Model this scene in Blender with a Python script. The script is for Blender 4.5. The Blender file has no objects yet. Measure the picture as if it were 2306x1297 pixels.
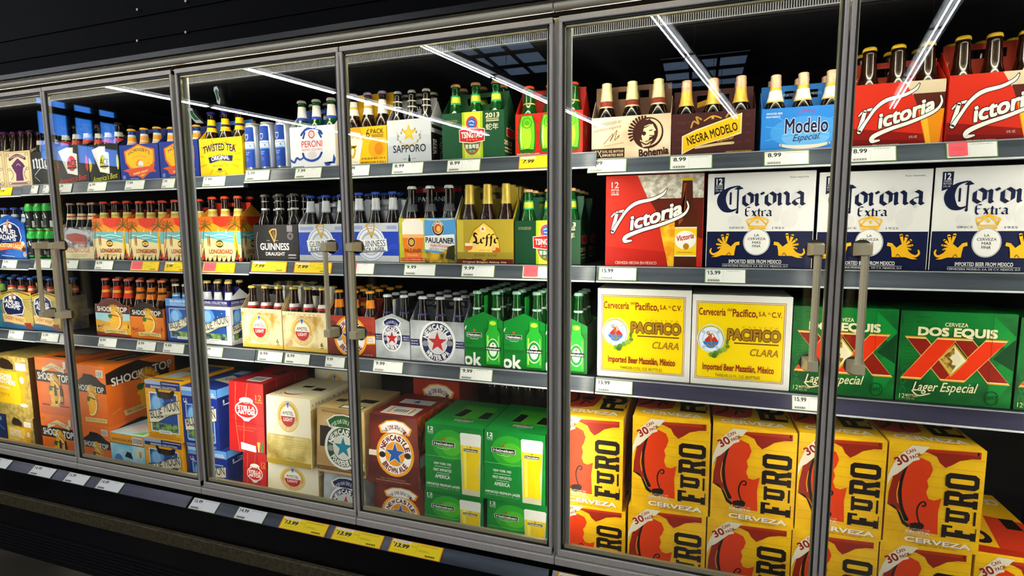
import bpy, math, random
from mathutils import Vector, Matrix
random.seed(7)
SC = bpy.context.scene
COL = SC.collection
PI = math.pi

# ------------------------------------------------------------------ camera
ZB = 0.50                                   # height of the door bottoms above the floor
CAM = Vector((0.3927, -1.5318, 1.0075 + ZB))
YAW, PITCH, ROLL, FPX = -0.331382518900102, -0.10845670957054396, -0.006594657795522251, 1215.7610760558014
def axes():
    f = Vector((math.sin(YAW)*math.cos(PITCH), math.cos(YAW)*math.cos(PITCH), math.sin(PITCH)))
    r = Vector((math.cos(YAW), -math.sin(YAW), 0)); u = r.cross(f)
    c, s = math.cos(ROLL), math.sin(ROLL)
    return c*r + s*u, -s*r + c*u, f
RT, UP, FW = axes()
cd = bpy.data.cameras.new('camera'); cd.sensor_width = 36; cd.lens = 36*FPX/2306
cd.clip_start = 0.05
cam = bpy.data.objects.new('camera', cd); COL.objects.link(cam)
K = 0.85                                    # the script works in units of 0.85 m; the finished things are brought to metres at the end
cam.matrix_world = Matrix(((RT.x, UP.x, -FW.x, CAM.x*K), (RT.y, UP.y, -FW.y, CAM.y*K), (RT.z, UP.z, -FW.z, CAM.z*K), (0, 0, 0, 1)))
SC.camera = cam
def at(px, py, Y):
    d = RT*((px-1153)/FPX) - UP*((py-648.5)/FPX) + FW
    return CAM + d*((Y-CAM.y)/d.y)

# ------------------------------------------------------------------ world and exposure
wd = bpy.data.worlds.new('World'); SC.world = wd; wd.use_nodes = True
bg = wd.node_tree.nodes['Background']; bg.inputs[0].default_value = (0.6, 0.7, 1, 1); bg.inputs[1].default_value = 0.01
vs = SC.view_settings; vs.view_transform = 'Standard'; vs.look = 'None'; vs.gamma = 1; vs.exposure = 0.12; vs.use_curve_mapping = False
LAMP = 80.0     # cooler tubes
STORE = 105.0     # shop ceiling tubes

# ------------------------------------------------------------------ materials
MATS = {}
def lin(h):
    o = []
    for i in (0, 2, 4):
        c = int(h[i:i+2], 16)/255
        o.append(c/12.92 if c <= .04045 else ((c+.055)/1.055)**2.4)
    return (*o, 1)
def C(h, rough=.45, metal=0., spec=.16, coat=0.):
    k = (h, rough, metal, spec, coat)
    if k in MATS: return MATS[k]
    m = bpy.data.materials.new('print_'+h); m.use_nodes = True
    b = m.node_tree.nodes['Principled BSDF']
    b.inputs['Base Color'].default_value = lin(h); b.inputs['Roughness'].default_value = rough
    b.inputs['Metallic'].default_value = metal; b.inputs['Specular IOR Level'].default_value = spec
    b.inputs['Coat Weight'].default_value = coat
    MATS[k] = m
    return m
def noisy(name, h1, h2, scale, rough=.45, metal=0., lo=.4, hi=.6, stretch=None, bump=0., detail=4, spec=.2):
    if name in MATS: return MATS[name]
    m = bpy.data.materials.new(name); m.use_nodes = True
    nt = m.node_tree; b = nt.nodes['Principled BSDF']
    tc = nt.nodes.new('ShaderNodeTexCoord'); mp = nt.nodes.new('ShaderNodeMapping')
    nz = nt.nodes.new('ShaderNodeTexNoise'); cr = nt.nodes.new('ShaderNodeValToRGB')
    nt.links.new(tc.outputs['Object'], mp.inputs[0]); nt.links.new(mp.outputs[0], nz.inputs['Vector'])
    nz.inputs['Scale'].default_value = scale; nz.inputs['Detail'].default_value = detail
    if stretch: mp.inputs['Scale'].default_value = stretch
    nt.links.new(nz.outputs['Fac'], cr.inputs[0])
    cr.color_ramp.elements[0].position = lo; cr.color_ramp.elements[1].position = hi
    cr.color_ramp.elements[0].color = lin(h1); cr.color_ramp.elements[1].color = lin(h2)
    nt.links.new(cr.outputs[0], b.inputs['Base Color'])
    b.inputs['Roughness'].default_value = rough; b.inputs['Metallic'].default_value = metal; b.inputs['Specular IOR Level'].default_value = spec
    if bump:
        bp = nt.nodes.new('ShaderNodeBump'); bp.inputs['Strength'].default_value = bump; bp.inputs['Distance'].default_value = .004
        nt.links.new(nz.outputs['Fac'], bp.inputs['Height']); nt.links.new(bp.outputs[0], b.inputs['Normal'])
    MATS[name] = m
    return m
def emit(name, h, s):
    if name in MATS: return MATS[name]
    m = bpy.data.materials.new(name); m.use_nodes = True
    b = m.node_tree.nodes['Principled BSDF']
    b.inputs['Emission Color'].default_value = lin(h); b.inputs['Emission Strength'].default_value = s
    b.inputs['Base Color'].default_value = (.8, .8, .8, 1)
    MATS[name] = m
    return m
def bottle_glass(name, h, tr, rough=.1):
    if name in MATS: return MATS[name]
    m = C(h, rough, 0, .4).copy(); m.name = name
    b = m.node_tree.nodes['Principled BSDF']; b.inputs['Transmission Weight'].default_value = tr
    b.inputs['IOR'].default_value = 1.5
    MATS[name] = m
    return m
def pane_material():
    m = bpy.data.materials.new('door_glass'); m.use_nodes = True; nt = m.node_tree
    nt.nodes.remove(nt.nodes['Principled BSDF']); out = nt.nodes['Material Output']
    tr = nt.nodes.new('ShaderNodeBsdfTransparent'); gl = nt.nodes.new('ShaderNodeBsdfGlossy'); mx = nt.nodes.new('ShaderNodeMixShader')
    fr = nt.nodes.new('ShaderNodeFresnel'); ge = nt.nodes.new('ShaderNodeNewGeometry'); mr = nt.nodes.new('ShaderNodeMapRange')
    mr.inputs['To Min'].default_value = 1.5; mr.inputs['To Max'].default_value = 1/1.5     # same reflectance from either side of the pane
    nt.links.new(ge.outputs['Backfacing'], mr.inputs['Value']); nt.links.new(mr.outputs[0], fr.inputs[0])
    tr.inputs[0].default_value = (.97, .985, .98, 1); gl.inputs['Roughness'].default_value = 0.0
    nt.links.new(fr.outputs[0], mx.inputs[0]); nt.links.new(tr.outputs[0], mx.inputs[1]); nt.links.new(gl.outputs[0], mx.inputs[2])
    nt.links.new(mx.outputs[0], out.inputs[0])
    return m
def M(x):
    return C(x) if isinstance(x, str) else x

# ------------------------------------------------------------------ mesh builder
class MB:
    def __init__(s): s.v = []; s.f = []; s.mi = []; s.mats = []; s.sm = []
    def idx(s, m):
        m = M(m)
        if m not in s.mats: s.mats.append(m)
        return s.mats.index(m)
    def add(s, vs, fs, m, smooth=False):
        o = len(s.v); k = s.idx(m); s.v += [tuple(p) for p in vs]
        for f in fs: s.f.append(tuple(i+o for i in f)); s.mi.append(k); s.sm.append(smooth)
    def hexa(s, c, m):            # 8 corners: bottom 4 (ccw from above), top 4
        s.add(c, [(3,2,1,0), (4,5,6,7), (0,1,5,4), (1,2,6,5), (2,3,7,6), (3,0,4,7)], m)
    def box(s, a, b, m):
        x0, y0, z0 = a; x1, y1, z1 = b
        s.hexa([(x0,y0,z0),(x1,y0,z0),(x1,y1,z0),(x0,y1,z0),(x0,y0,z1),(x1,y0,z1),(x1,y1,z1),(x0,y1,z1)], m)
    def cbox(s, a, b, m, c=.002):  # box with bevelled edges
        x0, y0, z0 = a; x1, y1, z1 = b; o = []; 
        X = (x0, x0+c, x1-c, x1); Y = (y0, y0+c, y1-c, y1); Z = (z0, z0+c, z1-c, z1)
        ring = lambda z, i: [(X[i],Y[1-i if i else 1],z)]
        def loop(z, e):           # e=1: outer octagon, e=0: inset square ring
            if e: return [(X[1],Y[0],z),(X[2],Y[0],z),(X[3],Y[1],z),(X[3],Y[2],z),(X[2],Y[3],z),(X[1],Y[3],z),(X[0],Y[2],z),(X[0],Y[1],z)]
            return [(X[1],Y[1],z),(X[2],Y[1],z),(X[2],Y[1],z),(X[2],Y[2],z),(X[2],Y[2],z),(X[1],Y[2],z),(X[1],Y[2],z),(X[1],Y[1],z)]
        vs = loop(Z[0],0)+loop(Z[1],1)+loop(Z[2],1)+loop(Z[3],0); fs = []
        for L in range(3):
            for i in range(8):
                j = (i+1) % 8; fs.append((L*8+i, L*8+j, L*8+8+j, L*8+8+i))
        fs += [(7,5,3,1), (25,27,29,31)]
        s.add(vs, fs, m)
    def tube(s, p, q, r, m, n=12, r2=None, caps=True):
        p = Vector(p); q = Vector(q); d = (q-p).normalized(); r2 = r if r2 is None else r2
        a = d.cross(Vector((0,0,1)) if abs(d.z) < .9 else Vector((1,0,0))).normalized(); b = d.cross(a)
        vs = [p+(a*math.cos(t)+b*math.sin(t))*r for t in [2*PI*i/n for i in range(n)]] + [q+(a*math.cos(t)+b*math.sin(t))*r2 for t in [2*PI*i/n for i in range(n)]]
        s.add(vs, [(i,(i+1)%n,n+(i+1)%n,n+i) for i in range(n)], m, True)
        if caps: s.add(vs, [tuple(range(n-1,-1,-1)), tuple(range(n,2*n))], m)
    def lathe(s, prof, m, n=20, crimp=0, close=True):
        vs = []; fs = []
        for (r, z) in prof:
            for i in range(n):
                k = 1 + (crimp if (i % 2 and r > prof[0][0]*.9) else 0)
                vs.append((r*k*math.cos(2*PI*i/n), r*k*math.sin(2*PI*i/n), z))
        for L in range(len(prof)-1):
            for i in range(n):
                j = (i+1) % n; fs.append((L*n+i, L*n+j, L*n+n+j, L*n+n+i))
        s.add(vs, fs, m, True)
        if close:
            s.add([vs[i] for i in range(n)], [tuple(range(n-1,-1,-1))], m)
            s.add(vs[-n:], [tuple(range(n))], m)
    def build(s, name, parent=None, loc=None):
        me = bpy.data.meshes.new(name); me.from_pydata(s.v, [], s.f)
        for m in s.mats: me.materials.append(m)
        me.polygons.foreach_set('material_index', s.mi); me.polygons.foreach_set('use_smooth', s.sm); me.update()
        o = bpy.data.objects.new(name, me); COL.objects.link(o)
        if parent: o.parent = parent
        if loc: o.location = loc
        return o
def tag(o, label, cat, group=None, kind=None):
    o['label'] = label
    if cat: o['category'] = cat
    if group: o['group'] = group
    if kind: o['kind'] = kind
    return o
def struct(o):
    o['kind'] = 'structure'; return o
def empty(name, loc):
    o = bpy.data.objects.new(name, None); o.empty_display_size = .03; COL.objects.link(o); o.location = loc; return o
def dup(root, loc, scale=None):
    r = root.copy(); COL.objects.link(r); r.location = loc
    if scale: r.scale = (scale,)*3
    for ch in root.children:
        c = ch.copy(); COL.objects.link(c); c.parent = r
    return r

# ------------------------------------------------------------------ lettering and printed artwork (flat inks laid on a face)
TXT = {}
def text_mesh(s, bold, shear):
    k = (s, bold, shear)
    if k not in TXT:
        cu = bpy.data.curves.new('t', 'FONT'); cu.body = s; cu.resolution_u = 2 if len(s) > 9 else 3; cu.offset = bold; cu.shear = shear
        o = bpy.data.objects.new('t', cu); me = bpy.data.meshes.new_from_object(o)
        vs = [(v.co.x, v.co.y) for v in me.vertices]; fs = [tuple(p.vertices) for p in me.polygons]
        bpy.data.objects.remove(o); bpy.data.curves.remove(cu); bpy.data.meshes.remove(me)
        if vs:
            x0 = min(v[0] for v in vs); x1 = max(v[0] for v in vs); y0 = min(v[1] for v in vs); y1 = max(v[1] for v in vs)
        else: x0 = y0 = 0; x1 = y1 = 1
        TXT[k] = (vs, fs, x0, x1, y0, y1)
    return TXT[k]
def spline(pts, n=6):
    out = []
    for i in range(len(pts)-1):
        p0 = pts[max(i-1,0)]; p1 = pts[i]; p2 = pts[i+1]; p3 = pts[min(i+2,len(pts)-1)]
        for k in range(n):
            t = k/n
            out.append(tuple(.5*((2*b)+(c-a)*t+(2*a-5*b+4*c-d)*t*t+(3*b-a-3*c+d)*t**3) for a, b, c, d in zip(p0,p1,p2,p3)))
    out.append(tuple(pts[-1])); return out
class Face:
    """a flat panel given by its four corners; artwork uses u, v in 0..1"""
    def __init__(s, bl, br, tr, tl):
        s.c = [Vector(p) for p in (bl, br, tr, tl)]; s.n = (s.c[1]-s.c[0]).cross(s.c[3]-s.c[0]).normalized()
        s.w = ((s.c[1]-s.c[0]).length+(s.c[2]-s.c[3]).length)/2; s.h = ((s.c[3]-s.c[0]).length+(s.c[2]-s.c[1]).length)/2; s.k = 1
    def p(s, u, v, k=None):
        u = min(max(u, 0.), 1.); v = min(max(v, 0.), 1.)
        a = s.c[0].lerp(s.c[1], u); b = s.c[3].lerp(s.c[2], u)
        return a.lerp(b, v) + s.n*(0.000035*(s.k if k is None else k))
LET = {   # broad-pen letters, unit x-height
 'o': (.72, [[(.1,.78),(.1,.22),(.36,0)], [(.1,.78),(.36,1),(.62,.78),(.62,.22),(.36,0)]]),
 'r': (.56, [[(.02,.9),(.12,.8),(.12,.1),(.22,0)], [(.12,.8),(.42,1),(.52,.86)]]),
 'n': (.8, [[(.02,.9),(.12,.8),(.12,.12),(.2,.02)], [(.12,.78),(.42,1),(.62,.8),(.62,.14),(.76,.02)]]),
 'a': (.8, [[(.08,.84),(.34,1),(.6,.84),(.6,.12),(.74,0)], [(.6,.56),(.22,.46),(.1,.32),(.1,.2),(.32,0),(.58,.2)]]),
 'e': (.62, [[(.5,.14),(.32,0),(.1,.2),(.1,.78),(.36,1),(.54,.78),(.12,.46)]]),
 'f': (.5, [[(.62,1.5),(.42,1.6),(.24,1.35),(.2,.1),(.1,-.5),(-.1,-.6)], [(.02,.95),(.46,.95)]]),
 'x': (.7, [[(.04,.95),(.2,.85),(.5,.12),(.66,.02)], [(.62,1),(.1,0)]]),
 't': (.5, [[(.2,1.3),(.2,.12),(.36,0),(.48,.1)], [(.0,.95),(.44,.95)]]),
 'E': (.8, [[(.7,1.5),(.3,1.6),(.1,1.3),(.1,.3),(.36,0),(.74,.2)], [(.1,.85),(.56,.9)]]),
 'L': (.95, [[(.5,1.62),(.3,1.75),(.12,1.5),(.34,1.2),(.34,.35),(.12,.1)], [(-.05,.12),(.2,.2),(.5,.0),(.8,.14)], [(.5,1.1),(.5,.3)], [(.05,.9),(.1,.5)]]),
}
def art(mb, F, ops):
    for op in ops:
        t = op[0]; F.k += 1
        poly = lambda pts, m: mb.add([F.p(u, v) for u, v in pts], [tuple(range(len(pts)))], m)
        if t == 'R':
            _, x0, y0, x1, y1, m = op; poly([(x0,y0),(x1,y0),(x1,y1),(x0,y1)], m)
        elif t == 'P': poly(op[1], op[2])
        elif t == 'E':
            _, cx, cy, rx, ry, m = op[:6]; a0, a1 = op[6:8] if len(op) > 6 else (0, 360)
            n = 28; full = a1-a0 == 360
            poly([(cx+rx*math.cos(math.radians(a0+(a1-a0)*i/n)), cy+ry*math.sin(math.radians(a0+(a1-a0)*i/n))) for i in range(n if full else n+1)], m)
        elif t == 'O':                                         # ring: cx, cy, rx, ry, thickness (metres as share of h), colour
            _, cx, cy, rx, ry, th, m = op; n = 32; tu = th*F.h/F.w
            vs = []
            for i in range(n):
                a = 2*PI*i/n; vs += [F.p(cx+rx*math.cos(a), cy+ry*math.sin(a)), F.p(cx+(rx-tu)*math.cos(a), cy+(ry-th)*math.sin(a))]
            mb.add(vs, [(2*i, 2*((i+1)%n), 2*((i+1)%n)+1, 2*i+1) for i in range(n)], m)
        elif t == '*':
            _, cx, cy, r, m = op[:5]; k = op[5] if len(op) > 5 else .4
            poly([(cx+r*F.h/F.w*(1 if i%2==0 else k)*math.sin(PI*i/5), cy+r*(1 if i%2==0 else k)*math.cos(PI*i/5)) for i in range(10)], m)
        elif t == 'T':
            _, s, cx, cy, w, h, m = op[:7]; rot = op[7] if len(op) > 7 else 0; o = op[8] if len(op) > 8 else {}
            b0 = o.get('b', .0); heavy = lambda r, n: [(r*math.cos(2*PI*(i+.5)/n), r*math.sin(2*PI*(i+.5)/n)) for i in range(n)]
            passes = [(q, m) for q in (heavy(b0*1.2, 4) if b0 > .008 else [(0, 0)])]
            if 'o' in o: passes = [(q, o['o']) for q in heavy(b0*1.2+o.get('ow', .035)*1.1, 8)] + passes
            vs, fs, x0, x1, y0, y1 = text_mesh(s, 0, o.get('s', 0)); x0 -= b0; x1 += b0; y0 -= b0; y1 += b0; last = None
            W, H = (w*F.w, h*F.h) if abs(abs(rot)-90) > 45 else (w*F.h, h*F.w)
            cr, sr = math.cos(math.radians(rot)), math.sin(math.radians(rot))
            for (ox, oy), mm in passes:
                F.k += 1 if mm != last else .15; last = mm; out = []
                for x, y in vs:
                    x += ox; y += oy
                    X = ((x-x0)/max(x1-x0,1e-6)-.5); Y = ((y-y0)/max(y1-y0,1e-6)-.5)
                    if 'arc' in o: Y += o['arc']*(.25-X*X)*4
                    if 'tap' in o: Y *= 1+o['tap']*X*2
                    X *= W; Y *= H
                    out.append(F.p(cx+(X*cr-Y*sr)/F.w, cy+(X*sr+Y*cr)/F.h))
                mb.add(out, fs, mm)
        elif t == 'A':                                         # lettering round an ellipse, angles in degrees
            _, s, cx, cy, rx, ry, a0, a1, h, m = op[:10]; b = op[10] if len(op) > 10 else .02
            n = len(s); inw = a1 > a0
            ws = [.45 if c in "I1'., " else 1.25 if c in 'MWmw' else 1 for c in s]; tot = sum(ws); acc = 0
            step = abs(math.radians(a1-a0))*((rx*F.w+ry*F.h)/2)/tot
            for c, wt in zip(s, ws):
                a = math.radians(a0+(a1-a0)*((acc+wt/2)/tot)); acc += wt
                if c == ' ': continue
                vs, fs, x0, x1, y0, y1 = text_mesh(c, 0, 0)
                nx, ny = math.cos(a), math.sin(a); px, py = cx+rx*nx, cy+ry*ny
                dx, dy = -rx*F.w*math.sin(a), ry*F.h*math.cos(a); L = math.hypot(dx, dy); dx /= L; dy /= L
                if not inw: dx, dy = -dx, -dy
                ux, uy = -dy, dx; lw = min(step*.82*wt, h*F.h*(1.1 if wt > 1 else .9)); lh = h*F.h*(1 if not c.islower() else .85)
                for ox, oy in (((-b,-b), (b,-b), (b,b), (-b,b)) if b > .008 else ((0,0),)):
                  out = []
                  for x, y in vs:
                    x += ox; y += oy
                    X = ((x-x0)/max(x1-x0,1e-6)-.5)*lw*(1 if wt > .5 else .7); Y = ((y-y0)/max(y1-y0,1e-6)-.5)*lh
                    out.append(F.p(px+(X*dx+Y*ux)/F.w, py+(X*dy+Y*uy)/F.h))
                  mb.add(out, fs, m); F.k += .15
        elif t == 'S':                                         # brush stroke; width in shares of h
            _, pts, w, m = op[:4]; q = spline(pts); n = len(q)
            ws = spline([(x,) for x in w], max(1, (n-1)//max(1,len(w)-1))) if isinstance(w, (list, tuple)) else [(w,)]*n
            if len(op) > 4:                                    # outline colour and width
                art(mb, F, [('S', pts, [x+op[5] for x in w] if isinstance(w, (list, tuple)) else w+op[5], op[4])]); F.k += 1
            vs = []
            for i in range(n):
                a = q[max(i-1,0)]; b = q[min(i+1,n-1)]
                dx = (b[0]-a[0])*F.w; dy = (b[1]-a[1])*F.h; L = math.hypot(dx,dy) or 1; hw = ws[min(int(i*len(ws)/n),len(ws)-1)][0]*F.h/2
                vs += [F.p(q[i][0]-dy/L*hw/F.w, q[i][1]+dx/L*hw/F.h), F.p(q[i][0]+dy/L*hw/F.w, q[i][1]-dx/L*hw/F.h)]
            mb.add(vs, [(2*i+1, 2*i+3, 2*i+2, 2*i) for i in range(n-1)], m)
            for e, ww in ((q[0], ws[0][0]), (q[-1], ws[-1][0])):
                if ww > .012: mb.add([F.p(e[0]+ww/2*F.h/F.w*math.cos(PI*k/5), e[1]+ww/2*math.sin(PI*k/5)) for k in range(10)], [tuple(range(10))], m)
        elif t == 'B':                                         # broad-pen lettering: text, x, baseline, x-height, colour
            _, s, x, y, xh, m = op[:6]; sq = op[6] if len(op) > 6 else 1.; pen = (op[7] if len(op) > 7 else .1)
            kx = xh*F.h/F.w*sq
            for ch in s:
                adv, strokes = LET[ch]
                for st in strokes:
                    for (a, b) in zip(st[:-1], st[1:]):
                        nx, ny = pen*.9*kx, pen*.62*xh
                        A = (x+a[0]*kx, y+a[1]*xh); B = (x+b[0]*kx, y+b[1]*xh)
                        q = [(A[0]-nx,A[1]-ny),(A[0]+nx,A[1]+ny),(B[0]+nx,B[1]+ny),(B[0]-nx,B[1]-ny)]
                        ar = sum(q[i][0]*q[(i+1)%4][1]-q[(i+1)%4][0]*q[i][1] for i in range(4))
                        poly(q if ar > 0 else q[::-1], m)
                x += adv*kx*1.12
        elif t == 'G':                                         # a group placed at x, y with scale sx, sy
            _, x, y, sx, sy, sub = op
            art(mb, F, [shift(o, x, y, sx, sy) for o in sub])
def shift(o, x, y, sx, sy):
    p = lambda a: (x+a[0]*sx, y+a[1]*sy); ay = abs(sy); ax = abs(sx)
    t = o[0]
    if t == 'R': return ('R', x+min(o[1]*sx,o[3]*sx), y+o[2]*sy, x+max(o[1]*sx,o[3]*sx), y+o[4]*sy, o[5])
    if t == 'P': q = [p(a) for a in o[1]]; return ('P', q[::-1] if sx < 0 else q, o[2])
    if t == 'E': return ('E', *p(o[1:3]), o[3]*ax, o[4]*ay, *o[5:])
    if t == 'O': return ('O', *p(o[1:3]), o[3]*ax, o[4]*ay, o[5]*ay, o[6])
    if t == '*': return ('*', *p(o[1:3]), o[3]*ay, *o[4:])
    if t == 'T': return ('T', o[1], *p(o[2:4]), o[4]*ax, o[5]*ay, *o[6:])
    if t == 'A': return ('A', o[1], *p(o[2:4]), o[4]*ax, o[5]*ay, o[6], o[7], o[8]*ay, *o[9:])
    if t == 'S':
        w = [k*ay for k in o[2]] if isinstance(o[2], (list, tuple)) else o[2]*ay
        return ('S', [p(a) for a in o[1]], w, o[3], *((o[4], o[5]*ay) if len(o) > 4 else ()))
    raise ValueError(t)
# ------------------------------------------------------------------ the setting: shop shell and cooler case
H = 1.595; DW = 0.72
Z = lambda z: z + ZB
black = noisy('black_panel', '020203', '040405', 3, rough=.6, spec=.03)
def room():
    b = MB(); b.box((-9.5,-9.8,-.1), (6.5,1.3,0), noisy('polished_concrete', '3a352c', '575044', 2.2, rough=.3)); struct(b.build('floor'))
    b = MB(); b.box((-9.5,-9.8,3.75), (6.5,1.3,3.85), C('0d0d10', .9)); struct(b.build('ceiling'))
    b = MB(); b.box((-9.5,-9.9,0), (6.5,-9.8,3.75), C('1d1a18', .8)); struct(b.build('wall_front'))
    b = MB(); b.box((6.5,-9.8,0), (6.6,1.3,3.75), C('1a1816', .8)); struct(b.build('wall_right'))
    b = MB(); b.box((-9.5,1.2,0), (6.5,1.3,3.75), C('0c0c0d', .8)); struct(b.build('wall_back'))
    # left wall pierced by a tall storefront window
    b = MB(); wl = C('1a1816', .8)
    for y0, y1, z0, z1 in ((-9.8,-5.65,0,3.75), (-4.2,1.2,0,3.75), (-5.65,-4.2,0,2.6), (-5.65,-4.2,3.7,3.75)): b.box((-9.6,y0,z0), (-9.5,y1,z1), wl)
    struct(b.build('wall_left'))
    w = MB(); fr = C('0b0b0c', .5)
    for y in (-5.6, -5.2, -4.8, -4.25): w.box((-9.58,y-.05,2.6), (-9.5,y+.05,3.7), fr)
    for z in (2.62, 3.02, 3.47, 3.68): w.box((-9.58,-5.65,z-.05), (-9.5,-4.2,z+.05), fr)
    wf = struct(w.build('window_1')); g = MB(); g.box((-9.62,-5.65,2.6), (-9.6,-4.2,3.7), emit('daylit_sky_pane', '1668c8', 5.0)); g.build('pane', wf)
room()
def case():
    root = empty('refrigerated_case', (-.72, .4, 0)); tag(root, 'long black refrigerated display case behind the six glass doors', 'display case')
    def part(n, b): o = b.build(n, root); o.location = (.72, -.4, 0); return o
    X0, X1 = -3.6, 1.6
    b = MB(); b.box((X0,.9,.1), (X1,.95,Z(1.62)), C('08080a', .7)); part('back_panel', b)
    for n, x in (('left', X0), ('right', X1-.03)):
        b = MB(); b.box((x,.05,.1), (x+.03,.9,Z(1.62)), C('0b0b0c', .6)); part('side_panel', b)
    b = MB(); b.box((X0,.05,Z(1.615)), (X1,.95,Z(1.64)), C('101012', .6)); part('roof_panel', b)
    b = MB(); b.box((X0,.05,Z(-.21)), (X1,.9,Z(-.18)), C('121214', .5)); part('deck', b)
    b = MB(); b.box((X0,-.03,Z(1.636)), (X1,.02,2.75), black)
    for z in (1.70, 1.78): b.box((X0,-.034,Z(z)), (X1,-.03,Z(z)+.006), black)
    b.box((X0,-.036,Z(1.632)), (X1,-.02,Z(1.65)), C('040404', .3)); part('header_panel', b)
    for px, py in ((310,22),(310,92),(419,73),(419,3)):
        p = at(px,py,-.034); b = MB(); b.tube(p, p+Vector((0,-.003,0)), .0045, C('8a8070', .4, .6), 10); part('rivet', b)
    b = MB(); b.tube((X0,-.012,Z(1.616)), (-.004,-.012,Z(1.616)), .0125, alu2, 20); b.tube((.0,-.012,Z(1.616)), (X1,-.012,Z(1.616)), .0125, alu2, 20); part('top_rail', b)
    b = MB()
    for i in range(6): b.cbox((-2.88+.72*i+.001,-.006,Z(-.028)), (-2.16+.72*i-.001,.05,Z(-.003)), alu, .002)
    part('sill', b)
    b = MB(); b.box((X0,.03,Z(-.2)), (X1,.05,Z(-.028)), C('08080a', .4)); b.box((X0,-.03,Z(-.35)), (X1,.03,Z(-.075)), noisy('black_enamel', '040405', '070708', 20, rough=.16, bump=.15)); part('lower_fascia', b)
    b = MB(); b.cbox((X0,-.05,Z(-.247)), (X1,-.03,Z(-.19)), noisy('olive_bumper', '3a3222', '4e4530', 60, rough=.6), .003); part('bumper', b)
    b = MB(); b.box((X0,-.025,.0), (X1,.03,Z(-.35)), C('0a0a0b', .5))
    for i in range(7): b.box((X0,-.031,.03+.016*i), (X1,-.025,.037+.016*i), C('141416', .4))
    part('kick_grille', b)
    b = MB(); g1 = C('3c3e44', .5)
    for i in range(int((X1-X0)/.0062)): b.box((X0+i*.0062,.1,Z(1.575)), (X0+i*.0062+.0022,.115,Z(1.598)), g1)
    b.box((X0,.1,Z(1.572)), (X1,.116,Z(1.575)), g1); b.box((X0,.117,Z(1.568)), (X1,.125,Z(1.6)), C('1c1c1e', .6)); part('air_grille', b)
    for i in range(0, 7, 2):                     # flat posts behind every second pair of doors
        x = -2.88+.72*i; b = MB(); b.cbox((x-.012,.023,Z(-.04)), (x+.041,.032,Z(1.6)), C('b4b4ac', .45), .002); part('mullion', b)
    return root
alu = noisy('door_aluminium', 'b0a9a0', 'b7b0a7', 240, rough=.4, metal=.1, stretch=(1,1,.2))
alu2 = noisy('rail_aluminium', 'b8b09c', 'beb6a2', 160, rough=.42, metal=.1, stretch=(.05,1,1))
case()
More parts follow.
